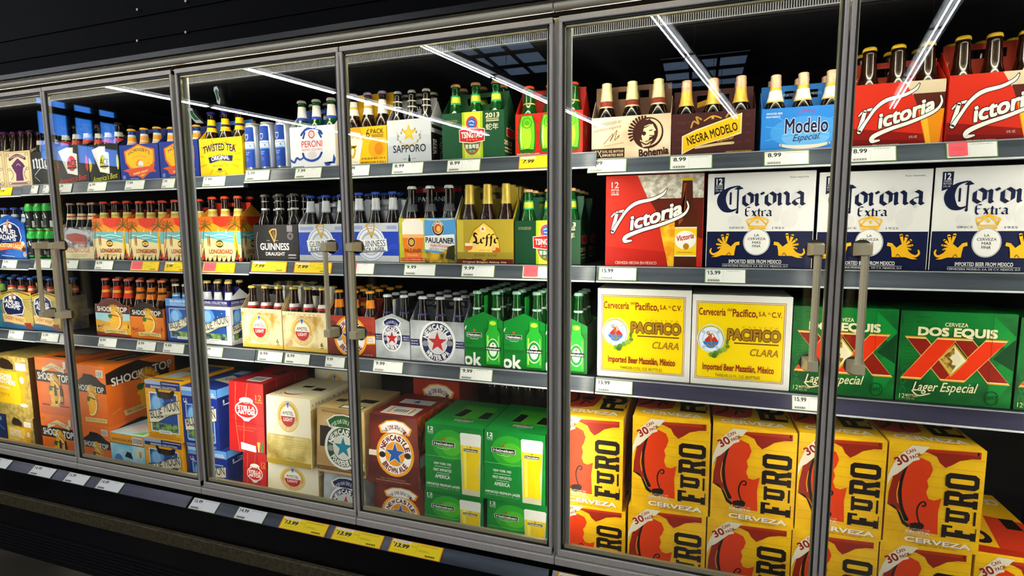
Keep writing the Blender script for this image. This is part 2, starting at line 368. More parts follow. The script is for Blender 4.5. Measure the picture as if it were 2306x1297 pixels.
# lamps: upright tubes behind the mullions, added fill strips between them, one long tube under the canopy, strip lights over the aisle
def lamps():
    tube = emit('cooler_tube_glow', 'fff6e6', LAMP)
    for i in range(4):
        t = empty('cooler_or_fill_lamp', (-2.88+1.44*i+.008, .042, Z(.75))); tag(t, f"upright fluorescent tube hidden behind the {('first','second','third','fourth')[i]} wide door post from the left", 'lamp')
        b = MB(); b.tube((0,0,-.72), (0,0,.72), .006, tube, 10); b.build('tube', t)
        for z in (-.745,.72):
            b = MB(); b.box((-.009,-.0098,z), (.009,.008,z+.025), C('d8d8d4', .4)); b.build('lamp_holder', t)
    for i, w in ((1,'left'), (3,'middle'), (5,'right')):  # added fill strips, unseen, to brighten the middle of each bay
        t = empty('cooler_or_fill_lamp', (-2.88+.72*i, .0235, Z(.78))); tag(t, f"slim upright fill light added unseen behind the {w} pair of door handles", 'lamp')
        b = MB(); b.box((-.0045,-.0015,-.7), (.0045,0,.7), C('4a4844', .5)); b.build('lamp_housing', t)
        b = MB(); b.box((-.004,0,-.7), (.004,.002,.7), emit('fill_strip_glow', 'fff6e6', LAMP*.55)); b.build('fill_strip', t)
    t = empty('canopy_lamp', (-.72, .05, Z(1.594))); tag(t, 'long horizontal fluorescent tube under the cooler canopy above the doors', 'lamp')
    b = MB(); b.tube((-2.2,0,0), (2.2,0,0), .005, emit('canopy_tube_glow', 'fff2d8', LAMP*.8), 10); b.build('tube', t)
    b = MB(); b.box((-2.2,-.012,.008), (2.2,.012,.012), C('c8c8c4', .4)); b.build('lamp_housing', t)
    st = emit('shop_tube_glow', 'f4f8ff', STORE)
    for r in range(5):
        for k in range(4):
            y0 = 1.0+k*1.85; y1 = y0+1.78; xr = -9.05+2.2*r+.05
            p = lambda y: (xr + 2.38 + .19*(y-3.35), -y, 0)
            a, c = Vector(p(y0)), Vector(p(y1)); mid = (a+c)/2
            t = empty('strip_light', (mid.x, mid.y, 3.3)); d = (c-a).normalized(); s = Vector((-d.y,d.x,0))
            row = ('far left','left','middle','right','far right')[r]; pos = ('nearest the cooler','second from the cooler','third from the cooler','farthest from the cooler')[k]
            tag(t, f'white ceiling strip light, {row} row, {pos}', 'ceiling light', 'ceiling strip lights over the aisle')
            b = MB(); b.hexa([a-mid-s*.07+Vector((0,0,.03)), c-mid-s*.07+Vector((0,0,.03)), c-mid+s*.07+Vector((0,0,.03)), a-mid+s*.07+Vector((0,0,.03)), a-mid-s*.05+Vector((0,0,.09)), c-mid-s*.05+Vector((0,0,.09)), c-mid+s*.05+Vector((0,0,.09)), a-mid+s*.05+Vector((0,0,.09))], C('3a3a39', .5)); b.build('housing', t)
            for q in (-.026, .026):
                b = MB(); b.tube(a-mid+s*q, c-mid+s*q, .0052, st, 10); b.build('tube', t)
            for q in (.25, -.25):
                b = MB(); b.tube((d*q*2.5)+Vector((0,0,.09)), (d*q*2.5)+Vector((0,0,.45)), .004, C('6a6a6a', .5), 8); b.build('hanger', t)
    sk = emit('skylight_pane_glow', '7f9ac0', 1.2)
    for n, (x, y) in enumerate(((.4,-7.0), (-2.1,-5.4))):
        b = MB(); b.box((x-.55,y-.8,3.74), (x+.55,y+.8,3.75), sk); o = struct(b.build(f'window_{n+2}'))
        b = MB()
        for k in (-.55,-.18,.18,.55): b.box((x+k-.02,y-.8,3.71), (x+k+.02,y+.8,3.74), C('0a0a0a', .6))
        for k in (-.8,-.3,.25,.8): b.box((x-.57,y+k-.02,3.70), (x+.57,y+k+.02,3.74), C('0a0a0a', .6))
        b.build('window_frame', o)
lamps()
# ------------------------------------------------------------------ doors
GLASS = pane_material()
def handle(parent, hx, z0, z1):
    h = MB(); nick = C('e0d0a8', .25, .15, .5, .3); dk = C('5c5448', .2, .4, .5)
    h.cbox((hx-.0085,-.052,z0), (hx+.0085,-.037,z1), nick, .0055)
    o = h.build('handle', parent)
    for zz, s in ((z0+.012,1), (z1-.012,-1)):
        b = MB(); b.tube((hx,-.001,zz), (hx,.008-.018,zz), .022, dk, 20, .024); b.build('mounting_disc', o)
        b = MB(); b.hexa([(hx-.012,-.055,zz-.012),(hx+.012,-.055,zz-.012),(hx+.018,-.01,zz-.016),(hx-.018,-.01,zz-.016),(hx-.012,-.055,zz+.012),(hx+.012,-.055,zz+.012),(hx+.018,-.01,zz+.016),(hx-.018,-.01,zz+.016)], nick); b.build('arm', o)
    return o
def door(i):
    x0, x1 = -2.88+.72*i, -2.16+.72*i
    hinge_l = i % 2 == 0                      # doors open in pairs: handles meet at every other post
    gl, gr = (.0085, .0022) if hinge_l else (.0022, .0085)
    a, c = gl, DW-gr; sw = .0165
    t = empty('refrigerator_door', (x0, 0, Z(0))); t['kind'] = 'thing'
    tag(t, ('glass cooler door at the far left, cut by the picture edge', 'second glass cooler door, left handle beside the first post', 'glass cooler door with right handle, in front of the yellow tea carrier', 'glass cooler door in front of the silver star carrier and green cartons', 'glass cooler door right of the thick post, over yellow bull cartons', 'rightmost glass cooler door, cut by the right picture edge')[i], 'cooler door', 'glass cooler doors')
    b = MB()
    for p0, p1 in (((a,0,0),(a+sw-.006,.021,H)), ((c-sw+.006,0,0),(c,.021,H)), ((a,-.001,H-.017),(c,.021,H)), ((a,-.001,0),(c,.021,.022))): b.cbox(p0, p1, alu, .002)
    b.build('door_frame', t)
    b = MB(); gk = C('2c2b29', .4); e = a+sw-.006; f = c-sw+.006
    for p0, p1 in (((e,.004,.022),(e+.005,.021,H-.017)), ((f-.005,.004,.022),(f,.021,H-.017)), ((e,.004,H-.023),(f,.021,H-.017)), ((e,.004,.022),(f,.021,.027))): b.box(p0, p1, gk)
    b.build('gasket', t)
    b = MB(); pl = C('b0a682', .25, .3); e += .005; f -= .005  # trim whose pale yellow paints in glass edges lit from inside
    for p0, p1 in (((e,.008,.027),(e+.003,.019,H-.023)), ((f-.003,.008,.027),(f,.019,H-.023)), ((e,.008,H-.029),(f,.019,H-.023)), ((e,.008,.027),(f,.019,.038))): b.box(p0, p1, pl)
    b.build('lit_edge_trim', t)
    for y in (.006, .0145):
        b = MB(); b.box((e+.003,y,.038), (f-.003,y+.004,H-.029), GLASS); b.build('glass_pane', t)
    hx = DW-.05 if hinge_l else .05
    handle(t, hx, .652, .965)
for i in range(6): door(i)
# ------------------------------------------------------------------ artwork of the packs
W = 'ece9e4'
def script_v(col, out):
    return [('S', [(.05,.5),(.1,.565),(.2,.6),(.18,.56)], [.02,.03,.04,.01], col, out, .022),
            ('S', [(.12,.57),(.09,.4),(.065,.24)], [.05,.06,.07], col, out, .022),
            ('S', [(.065,.24),(.15,.43),(.24,.61),(.36,.73),(.55,.79),(.67,.87),(.71,.95)], [.06,.045,.05,.06,.05,.04,.012], col, out, .022),
            ('T', 'ictoria', .575, .5, .66, .235, col, 17, {'b': .035, 's': .35, 'o': out, 'ow': .03}),
            ('S', [(.95,.74),(.965,.63),(.89,.5),(.65,.36),(.42,.265),(.24,.16),(.22,.08),(.3,.09)], [.02,.03,.045,.055,.06,.07,.06,.03], col, out, .022)]
VIC6 = [('P', [(.55,1),(1,1),(1,.78),(.65,.78)], 'cdbda0'), ('P', [(.65,.8),(1,.8),(1,.5),(.72,.55)], '4f1d10'),
        ('P', [(.71,.58),(1,.54),(.97,0),(.82,0)], 'e0880e'), ('P', [(.72,.58),(.8,.58),(.88,0),(.83,0)], 'f3b02a'),
        ('P', [(0,0),(.82,0),(.79,.16),(0,.3)], '861208'), ('P', [(0,.0),(.82,0),(.81,.06),(0,.12)], '6a0c06')] + script_v('f4efe6', '2a0a06') + \
       [('T', '12 FL. OZ.', .68, .12, .09, .035, W), ('T', 'BEER MADE IN MEXICO', .38, .012, .3, .02, W)]
VIC12 = [('P', [(.33,1),(1,1),(1,.72),(.45,.72)], noisy('foam', 'a89c86', 'ded8cc', 60)), ('P', [(.45,.74),(1,.74),(1,.3),(.62,.45)], '571a0e'), ('P', [(.55,.52),(.86,.5),(.78,0),(.66,0)], noisy('beer_amber', 'd88a0c', 'f2bd2a', 30)),
         ('P', [(.79,.95),(.885,.95),(.9,.68),(.945,.55),(.945,.0),(.72,.0),(.72,.5),(.775,.66)], '4a1c0b'), ('P', [(.8,.9),(.83,.9),(.82,.6),(.76,.5),(.76,.45),(.8,.5)], '8a4416'),
         ('R', .785, .925, .89, .955, 'd8b01a'), ('R', .722, .11, .942, .43, 'e9e2cc'), ('R', .722, .125, .942, .415, 'f0c31a'), ('E', .83, .29, .105, .1, W),
         ('T', 'Victoria', .83, .32, .17, .06, 'b22a18', 12, {'s': .3, 'b': .03}), ('E', .84, .22, .03, .035, 'a87414'), ('T', 'CERVEZA MODELO MEXICO', .83, .155, .16, .014, '5a3010'),
         ('P', [(0,0),(.66,0),(.63,.16),(0,.22)], 'a81c12'), ('T', '12', .095, .9, .075, .065, W), ('T', 'BOTTLES', .095, .845, .08, .02, W), ('T', '12 FL. OZ.', .095, .815, .08, .02, W), ('R', .055, .79, .135, .798, W),
         ('T', 'CERVEZA HECHA EN MEXICO', .325, .035, .44, .032, 'f0d8c8'), ('G', .017, .225, .864, .647, script_v('f4efe6', '2a0a06'))]
NAVY, GOLD = '10173a', 'f0b41c'
GRIF = [('S', [(.05,.205),(.04,.17),(.07,.14),(.13,.165),(.17,.22)], [.012,.018,.022,.03,.04], GOLD),
        ('P', [(.16,.22),(.2,.26),(.24,.225),(.28,.27),(.32,.278),(.325,.245),(.29,.235),(.28,.185),(.275,.13),(.155,.13),(.10,.11),(.05,.11),(.115,.14)], GOLD)] + \
       [('S', [(.18,.235), p], [.012, w], GOLD) for p, w in (((.205,.35),.03), ((.155,.34),.03), ((.12,.298),.026), ((.105,.25),.022), ((.115,.208),.018))] + [('S', [(.2,.13),(.225,.16),(.24,.135)], .006, NAVY)]
CORONA = [('R', 0, 0, 1, .386, NAVY), ('P', [(.06,.96),(.16,.96),(.157,.81),(.06,.775)], NAVY), ('T', '12', .108, .915, .06, .065, W, 0, {'b': .03}), ('T', 'LONGNECK', .108, .87, .07, .016, W), ('T', 'BOTTLES', .108, .846, .07, .018, W), ('T', '12 FL. OZ.', .105, .82, .065, .016, W),
          ('T', 'Relax responsibly', .855, .937, .17, .022, '333'*2), ('E', .66, .66, .05, .18, 'dedbd8'), ('E', .85, .7, .06, .12, 'dedbd8'), ('E', .78, .52, .08, .1, 'dedbd8'), ('E', .27, .5, .07, .06, 'dedbd8'),
          ('S', [(.29,.865),(.2,.835),(.145,.77),(.135,.7),(.17,.63),(.23,.605),(.3,.63)], [.012,.03,.075,.09,.075,.03,.01], NAVY),
          ('R', .283, .59, .3, .85, NAVY), ('P', [(.255,.83),(.3,.87),(.345,.835),(.30,.825)], NAVY), ('R', .212, .67, .232, .8, NAVY), ('E', .288, .59, .014, .017, NAVY),
          ('B', 'orona', .335, .655, .135, NAVY, 1.12, .125), ('T', '\u00ae', .868, .635, .025, .025, '8'*6), ('B', 'Extra', .365, .545, .06, NAVY, 1.18, .12),
          ('T', 'SINCE', .29, .425, .145, .021, '2a2a36'), ('T', '1925', .683, .42, .11, .021, '2a2a36'),
          ('R', .405, .405, .565, .425, GOLD), ('R', .4, .432, .57, .447, GOLD), ('S', [(.4,.46),(.385,.5),(.43,.52),(.485,.535),(.54,.52),(.585,.5),(.57,.46)], .014, GOLD), ('S', [(.4,.45),(.44,.5),(.485,.53)], .014, GOLD), ('S', [(.57,.45),(.53,.5),(.485,.53)], .014, GOLD), ('*', .485, .485, .025, GOLD), ('E', .485, .547, .01, .012, GOLD),
          ('E', .485, .275, .128, .143, 'cfccd0'), ('E', .485, .275, .122, .137, NAVY), ('E', .485, .275, .119, .134, W)] + \
         [('T', s, .485, y, w, .026, '181820', 0, {'b': .01}) for s, y, w in (('LA', .345, .045), ('CERVEZA', .307, .17), ('MAS', .268, .08), ('FINA', .23, .08))] + GRIF + [('G', .97, 0, -1, 1, GRIF)] + \
         [('T', 'IMPORTED BEER FROM MEXICO', .475, .066, .5, .04, W, 0, {'b': .02}), ('R', .16, .036, .79, .039, W), ('T', 'CERVECERIA MODELO, S.A. DE C.V. MEXICO, D.F.', .475, .016, .63, .022, W, 0, {'b': .01})]
YEL = 'f6d400'
PACIFICO = [('R', .04, .065, .945, .93, '9a5f16'), ('R', .046, .072, .939, .923, 'eee6d0'), ('R', .054, .08, .931, .915, '9a5f16'), ('R', .06, .086, .925, .909, YEL),
            ('T', 'Cervecer\u00eda', .205, .815, .28, .085, '8c2410', 0, {'b': .025}), ('T', 'del', .385, .845, .05, .035, '8c2410', 0, {'b': .02}), ('T', 'Pac\u00edfico,', .54, .805, .25, .1, '8c2410', 0, {'b': .025}), ('T', 'S.A.', .715, .81, .075, .05, '8c2410', 0, {'b': .02}), ('T', 'de', .78, .82, .03, .028, '8c2410'), ('T', 'C.V.', .855, .805, .1, .06, '8c2410', 0, {'b': .02}),
            ('T', 'C E R V E Z A', .7, .66, .36, .024, 'c08a10'), ('T', 'PACIFICO', .635, .575, .53, .125, 'a8761a', 0, {'b': .045, 'o': '3c2608', 'ow': .04}), ('R', .44, .475, .885, .489, '6a4612'), ('T', 'CLARA', .745, .39, .28, .08, '9a6e16', 0, {'s': .25, 'b': .02}),
            ('O', .2, .52, .145, .16, .012, 'e9e3c4'), ('E', .2, .51, .13, .142, '5a86bc'), ('E', .2, .51, .126, .138, 'e3edf6'), ('E', .2, .51, .088, .096, '6d94c4'), ('E', .2, .51, .084, .092, 'd9eaf4'), ('P', [(.135,.5),(.21,.585),(.28,.49),(.27,.47),(.14,.47)], 'c8241a'), ('P', [(.205,.58),(.24,.53),(.22,.54),(.215,.51)], 'f0e6e0'), ('E', .2, .5, .083, .09, '2a72bc', 190, 350), ('S', [(.175,.57),(.195,.53),(.215,.44)], .014, 'a07628'), ('S', [(.16,.46),(.2,.43),(.245,.46)], .012, 'a07628'), ('O', .172, .575, .018, .02, .008, 'a07628')] + \
           [('P', [(.2+.082*math.cos(a-.16),.51+.09*math.sin(a-.16)),(.2+.13*math.cos(a-.13),.51+.142*math.sin(a-.13)),(.2+.13*math.cos(a+.13),.51+.142*math.sin(a+.13)),(.2+.082*math.cos(a+.16),.51+.09*math.sin(a+.16))], 'b9c9dc') for a in (.8, 2.4, 4.0, 5.4)] + \
           [('E', x, y, .03, .026, c) for x, y, c in ((.21,.34,'6a9430'), (.255,.36,'4f7c24'), (.3,.385,'6a9430'), (.335,.405,'86a83a'), (.24,.33,'3f6a1c'))] + [('E', .375, .44, .022, .02, '567f28'), ('E', .37, .49, .014, .03, '567f28'),
            ('T', 'Imported Beer Mazatl\u00e1n, M\u00e9xico', .485, .195, .73, .1, '8c2410', 0, {'b': .025}), ('T', 'TWELVE-12 FL. OZ. BOTTLES', .485, .115, .46, .032, '4c3a10')]
def xbar(pts, col):
    cx = sum(p[0] for p in pts)/4; cy = sum(p[1] for p in pts)/4
    g = lambda k: [(cx+(x-cx)*(1+k*.75), cy+(y-cy)*k+(y-cy)) for x, y in pts]
    return [('P', g(.11), 'd49c1c'), ('P', g(.05), 'f0dca0'), ('P', pts, col)]
DE1, DE2 = noisy('green_print', '04401a', '0a7a2c', 9, lo=.35, hi=.65), '0b8a34'
DOS = [('P', [(.8,.98),(1,.76),(1,.55),(.8,.76)], DE2), ('P', [(.8,.4),(1,.55),(1,.3),(.9,.1),(.8,.05)], '0a7c30'), ('P', [(.82,.52),(1,.74),(1,.4)], '083f1a'), ('P', [(.3,1),(.8,1),(.78,.8),(.34,.8)], '097a2e'),
       ('T', 'DOS EQUIS', .06, .5, .9, .07, '0c6a2a', 90, {'b': .02}), ('T', 'IMPORTED', .19, .935, .15, .022, '06391a'), ('T', 'FROM', .19, .905, .05, .015, '06391a'), ('T', 'MEXICO', .19, .88, .11, .022, '06391a')] + \
      [('S', [(.5,.5),(.5+.46*math.cos(a),.5+.46*math.sin(a))], .004, '06451a') for a in [2.7+.09*i for i in range(9)]] + \
      xbar([(.06,.70),(.235,.70),(.56,.27),(.385,.27)], '8c1606') + xbar([(.48,.70),(.64,.70),(.965,.27),(.79,.27)], '8c1606') + xbar([(.33,.70),(.50,.70),(.215,.27),(.04,.27)], 'e63208') + xbar([(.745,.70),(.92,.70),(.60,.27),(.43,.27)], 'e63208') + \
      [('P', [(.487,.66),(.61,.485),(.475,.3),(.35,.485)], 'c8981c'), ('P', [(.486,.635),(.595,.485),(.475,.33),(.366,.485)], 'efe4c0'), ('P', [(.486,.63),(.50,.52),(.51,.42),(.475,.335),(.37,.485)], noisy('seal_print', '6e4a10', 'c9a848', 60)), ('E', .5, .49, .045, .06, 'e9dcb8'), ('S', [(.44,.5),(.47,.47),(.46,.43),(.49,.4)], .02, '7a5618'),
       ('T', 'CERVEZA', .49, .865, .2, .042, 'f0e6b4', 0, {'b': .02}), ('T', 'DOS EQUIS', .5, .775, .69, .115, 'f0e6b4', 0, {'b': .05}), ('T', 'Lager Especial', .43, .165, .58, .135, 'f0e6b4', 2, {'s': .4, 'b': .01}), ('S', [(.14,.12),(.2,.07),(.3,.1)], .014, 'f0e6b4'),
       ('T', '12', .052, .055, .05, .052, 'e8dca0'), ('T', 'BOTTLES', .14, .065, .11, .028, 'e8dca0', 0, {'b': .02}), ('T', '12 FL. OZ.', .13, .03, .08, .02, 'e8dca0'), ('O', .835, .1, .062, .075, .008, '05300f'), ('T', '1897', .835, .1, .09, .045, '05300f', 4, {'b': .01}), ('R', .8, 0, .803, 1, '06391a')]
MODELO = [('E', .53, .42, .42, .36, '4396de'), ('E', .53, .3, .28, .24, '67aee8')] + [('S', [(.53,.4),(.53+.5*math.cos(a),.42+.48*math.sin(a))], [.01,.03], '4c9ce2') for a in (.3,.8,2.3,2.8,3.5,5.9)] + \
         [('T', 'IMPORTED BEER', .155, .875, .19, .045, 'e6eef6', 0, {'b': .02}), ('T', 'FROM MEXICO', .14, .8, .17, .045, 'e6eef6', 0, {'b': .02}), ('T', 'CERVEZA', .535, .85, .2, .055, 'b03a6a', 0, {'arc': .9, 'b': .01}), ('T', 'Modelo', .535, .56, .5, .36, '12163a', 0, {'b': .02, 'o': 'e6ecf6', 'ow': .022}),
          ('T', 'Especial.', .54, .27, .32, .2, '12163a', 3, {'s': .45}), ('S', [(.24,.13),(.35,.08),(.5,.065),(.68,.08),(.8,.13)], [.06,.08,.09,.08,.06], 'e9e2cc')]
NEGRA = [('T', 'Negra Modelo es la cerveza de', .5, y, .9, .07, '5c3434', 3, {'s': .4}) for y in (.82, .62, .42, .22)] + \
        [('S', [(.24,.66),(.27,.8),(.33,.74),(.3,.9),(.36,.84)], .04, 'b98a34'), ('S', [(.66,.86),(.7,.95),(.74,.86),(.78,.92)], .04, 'b98a34'), ('S', [(.4,.8),(.5,.9),(.6,.84)], .03, 'c89a2c'), ('*', .5, .86, .05, 'd8b03a'),
         ('P', [(.13,.46),(.30,.6),(.845,.93),(.845,.45),(.72,.38),(.32,.2),(.13,.02)], 'e9d9a8'), ('P', [(.145,.44),(.31,.57),(.83,.9),(.83,.49),(.70,.40),(.32,.22),(.145,.06)], 'efba12'),
         ('T', 'NEGRA MODELO', .495, .48, .62, .21, '1c0f08', 15, {'b': .02}), ('S', [(.3,.17),(.45,.2),(.6,.23),(.75,.24)], .06, 'd9bf86'), ('T', 'especial', .66, .33, .2, .08, 'e0b43a', 10, {'s': .4}), ('T', 'IMPORTED BEER FROM MEXICO', .82, .03, .3, .045, 'c9973a', 0, {'b': .02})]
BOHB = noisy('cream_sepia_print', 'b1805c', 'e7d7ba', 5, lo=.3, hi=.62)
BR = '3a1810'
BOHEMIA = [('T', 'echon metalizado en', .2, .86, .36, .1, '5a3420', 6, {'s': .4}), ('T', 'suavidad y elegancia', .2, .72, .36, .1, '5a3420', 8, {'s': .4}), ('S', [(.16,.36),(.28,.6),(.24,.42),(.33,.68),(.3,.44),(.36,.56),(.34,.48)], .014, '5a3420'), ('T', 'MAESTRO CERVECERO', .29, .34, .26, .03, '5a3420', 8),
           ('R', 0, .02, .43, .25, '33170f'), ('T', '6X', .085, .13, .1, .17, 'e6d2a8'), ('T', '12 FL. OZ. BOTTLES', .28, .175, .27, .055, 'd9c49a', 0, {'b': .01}), ('T', 'IMPORTED BEER', .28, .085, .27, .06, 'd9c49a', 0, {'b': .01}),
           ('E', .72, .57, .19, .37, BR), ('E', .735, .585, .155, .315, 'd9c29c'), ('E', .70, .57, .145, .31, BR)] + \
          [('S', [(.66+.08*math.cos(a),.6+.16*math.sin(a)),(.655+.175*math.cos(a),.6+.36*math.sin(a))], [.03,.05], BR) for a in [1.4+.23*i for i in range(11)]] + \
          [('P', [(.68,.82),(.77,.8),(.79,.72),(.82,.62),(.795,.6),(.8,.52),(.77,.48),(.74,.46),(.73,.4),(.66,.36),(.64,.5),(.66,.6)], 'e0cba6'), ('P', [(.66,.82),(.74,.9),(.78,.78),(.7,.7),(.64,.66)], BR), ('S', [(.68,.72),(.74,.76),(.77,.72)], .02, 'e0cba6'), ('E', .672, .56, .025, .05, BR), ('S', [(.74,.62),(.77,.63)], .025, BR), ('S', [(.74,.5),(.78,.5)], .02, BR), ('P', [(.62,.42),(.7,.36),(.78,.42),(.74,.26),(.66,.24)], 'cdb48c'), ('S', [(.64,.36),(.7,.3),(.76,.36)], .03, BR),
           ('T', 'Bohemia', .795, .12, .37, .19, BR, 4, {'b': .035})]
def luckyb(x):
    return [('P', [(x-.13,.75),(x-.09,.96),(x+.09,.96),(x+.13,.75),(x+.14,.4),(x+.12,.12),(x+.08,.07),(x-.08,.07),(x-.12,.12),(x-.14,.4)], '1f5a10'), ('P', [(x-.11,.75),(x-.08,.95),(x+.07,.95),(x+.11,.75),(x+.115,.4),(x+.1,.15),(x-.1,.15),(x-.115,.4)], '5fae16'),
            ('E', x-.01, .45, .075, .3, '98d428'), ('O', x, .78, .075, .13, .025, '3f8a12'), ('E', x, .78, .035, .06, '4c9a14'), ('S', [(x-.085,.7),(x-.095,.45),(x-.08,.2)], .03, 'd8f0a0'), ('S', [(x-.09,.12),(x,.16),(x+.09,.12)], .02, '1a4a0c')]
LUCKY = [('S', [(.5,.5),(.5+.5*math.cos(a),.5+.5*math.sin(a))], .02, '96140c') for a in [i*.26 for i in range(24)]] + luckyb(.18) + luckyb(.51) + luckyb(.83) + [('T', 'luckydrinkco.com', .2, .045, .34, .05, W, 0, {'b': .01})]
LUCKY_S = [('T', 'luckydrink', .5, .86, .5, .06, W), ('R', .4, .5, .43, .7, 'e9c8c0'), ('R', .5, .45, .52, .7, 'e9c8c0')]
def tsing(cx, k=1):
    return [('E', cx, .42, .155*k, .36, 'd2b878'), ('E', cx, .42, .142*k, .335, '2c6a34'), ('O', cx, .42, .13*k, .31, .02, 'd8482c'), ('E', cx, .76, .1*k, .165, 'e0c8a0'), ('E', cx, .76, .092*k, .15, 'c8402a'), ('E', cx, .765, .062*k, .105, '2c62b8'), ('S', [(cx-.04*k,.79),(cx,.81),(cx+.035*k,.77)], .02, 'cfe0f2'), ('S', [(cx-.03*k,.73),(cx+.03*k,.72)], .02, 'cfe0f2'),
            ('P', [(cx-.21*k,.635),(cx,.665),(cx+.21*k,.635),(cx+.205*k,.37),(cx,.33),(cx-.205*k,.37)], 'e8e0d0'), ('P', [(cx-.2*k,.62),(cx,.65),(cx+.2*k,.62),(cx+.195*k,.385),(cx,.348),(cx-.195*k,.385)], 'c8201c'), ('T', 'TSINGTAO', cx, .515, .35*k, .14, W, 0, {'b': .035}), ('T', '* * * *', cx, .41, .18*k, .03, 'e9d9b0'),
            ('T', '\u9752\u5cf6\u5564\u9152', cx, .265, .22*k, .1, W, 0, {'b': .02}), ('T', '\u9752\u5cf6', cx, .165, .1*k, .045, 'b8c8a8')]
TSING = [('R', .33, 0, .665, 1, '9fb81c'), ('R', .37, 0, .625, 1, 'cdd832'), ('T', 'MALTED AND BOTTLED', .155, .84, .2, .025, 'c9b878'), ('T', 'IN THE SAME WAY', .155, .805, .2, .025, 'c9b878')] + tsing(.49) + \
        [('T', '2013', .82, .9, .22, .1, 'e6dcb4', 0, {'b': .03}), ('R', .72, .815, .92, .835, 'c9c090'), ('R', .72, .77, .92, .8, 'b9c0a0'), ('T', '\u86c7\u5e74', .815, .66, .2, .14, 'e6dcb4', 0, {'b': .01})]
TSING_S = [('G', .5, .25, 1.9, .62, [shift(o, -.49, 0, 1, 1) for o in tsing(.49, .8)][7:10]), ('T', '2013', .3, .33, .6, .1, 'd8c890', 0, {'b': .03}), ('R', .05, .2, .6, .23, 'c9c090'), ('R', .05, .13, .6, .16, 'c9c090')]
SAPPORO = [('R', 0, 0, 1, .4, 'b4b8c0'), ('R', 0, .4, 1, .62, 'c0c4ca')] + [('S', [(.5+s*.12,.42),(.5+s*.25,.55),(.5+s*.27,.72)], .012, '8c8878') for s in (-1,1)] + [('E', .5+s*(.2+.06*math.sin(i*1.2)), .48+i*.07, .018, .035, '8c8470') for s in (-1,1) for i in range(5)] + [('*', .5, .68, .215, 'e6a91e'), ('*', .5, .69, .12, 'f0bd3a'), ('S', [(.3,.45),(.5,.41),(.7,.45)], .03, 'c9b684'),
           ('T', 'SAPPORO', .505, .32, .75, .18, '18151a', 0, {'b': .012}), ('P', [(.49,.17),(.51,.17),(.512,.11),(.525,.08),(.525,.01),(.475,.01),(.475,.08),(.488,.11)], '18151a'), ('R', .35, .075, .44, .085, '666'*2), ('R', .56, .075, .65, .085, '666'*2)]
SAPPORO_S = [('R', 0, 0, 1, .68, '15100e'), ('R', .05, .78, .95, .86, '2a2624'), ('T', 'PREMIUM', .7, .3, .6, .26, 'd8d4cc', -90, {'b': .01}), ('T', 'BEER', .25, .35, .35, .26, 'd8d4cc', -90, {'b': .01})]
SINGHA = [('P', [(.0,.0),(.33,.0),(.42,.3),(.48,.75),(.4,1),(0,1)], 'd89416'), ('P', [(.0,.02),(.36,.02),(.46,.62),(.4,.84),(.0,.96)], 'e8e2d2'), ('T', 'SINGHA', .2, .78, .4, .11, 'd8b23a', -12, {'b': .02, 'o': 'b08a1c', 'ow': .01}), ('S', [(.12,.3),(.2,.5),(.28,.4),(.22,.2),(.14,.4),(.3,.5)], .06, 'd8a81c'), ('T', 'LAGER BEER', .2, .1, .28, .04, 'c89a2a', -12),
          ('E', .78, .42, .2, .26, 'e09a10'), ('E', .82, .4, .1, .16, 'c87a08'), ('T', '6', .585, .82, .08, .24, '1a1206'), ('T', 'PACK', .79, .86, .29, .13, '1a1206', 0, {'b': .01}), ('R', .66, .75, .93, .77, '6a4a10'), ('R', .66, .71, .93, .73, '6a4a10'), ('T', 'PREMIUM', .69, .15, .52, .05, '2a1a08'), ('T', 'IMPORTED', .69, .05, .56, .05, '2a1a08')]
RED, BLU = 'd22a2a', '1e3f9a'
PERONI = [('S', [(.26,.8),(.36,.92),(.5,.955),(.64,.92),(.72,.8)], .06, BLU), ('S', [(.3,.72),(.34,.84)], .05, BLU), ('S', [(.7,.72),(.65,.84)], .05, BLU), ('O', .49, .8, .07, .1, .03, RED), ('E', .49, .8, .04, .06, 'e6b8b8'), ('T', 'PERONI', .49, .57, .46, .16, RED, 0, {'b': .01}), ('T', 'NASTRO AZZURRO', .49, .43, .46, .055, RED), ('E', .49, .3, .1, .09, 'd2cfd4'),
          ('S', [(.28,.34),(.33,.22),(.48,.16),(.63,.22),(.7,.34)], .06, BLU), ('S', [(.0,.2),(.08,.14),(.14,.24),(.22,.2),(.3,.26)], [.05,.06,.06,.05,.04], BLU), ('P', [(.74,.1),(.98,.06),(1,.18),(.96,.3),(.93,.12),(.86,.02),(.78,.02)], BLU), ('R', .04, .015, .3, .035, '3a4a7a')]
TW = '191c50'
TWIST = [('S', [(.47,.45),(.47+.5*math.cos(a),.48+.48*math.sin(a))], [.02,.05], 'e69a08') for a in (.2,.7,1.2,1.9,2.5,3.0,3.6,4.2,5.0,5.7,6.1)] + [('E', .47, .5, .36, .36, 'f4c914'), ('T', 'True Iced Tea Taste', .46, .86, .38, .05, TW, 3), ('T', 'TWISTED TEA', .47, .69, .76, .2, TW, 0, {'b': .035, 'arc': .35}), ('P', [(.2,.5),(.47,.56),(.78,.52),(.76,.37),(.47,.41),(.23,.34)], TW), ('T', 'ORIGINAL', .485, .46, .42, .12, W, 2, {'b': .03, 'arc': .2}), ('T', 'Hard Iced Tea', .48, .28, .38, .07, TW, 2), ('E', .46, .17, .05, .035, TW), ('S', [(.38,.14),(.46,.1),(.54,.14)], .012, TW)]
TWIST_S = [('T', 'TWISTED', .5, .7, .8, .16, TW, 0, {'b': .03}), ('P', [(.2,.5),(.9,.52),(.9,.38),(.25,.36)], TW)]
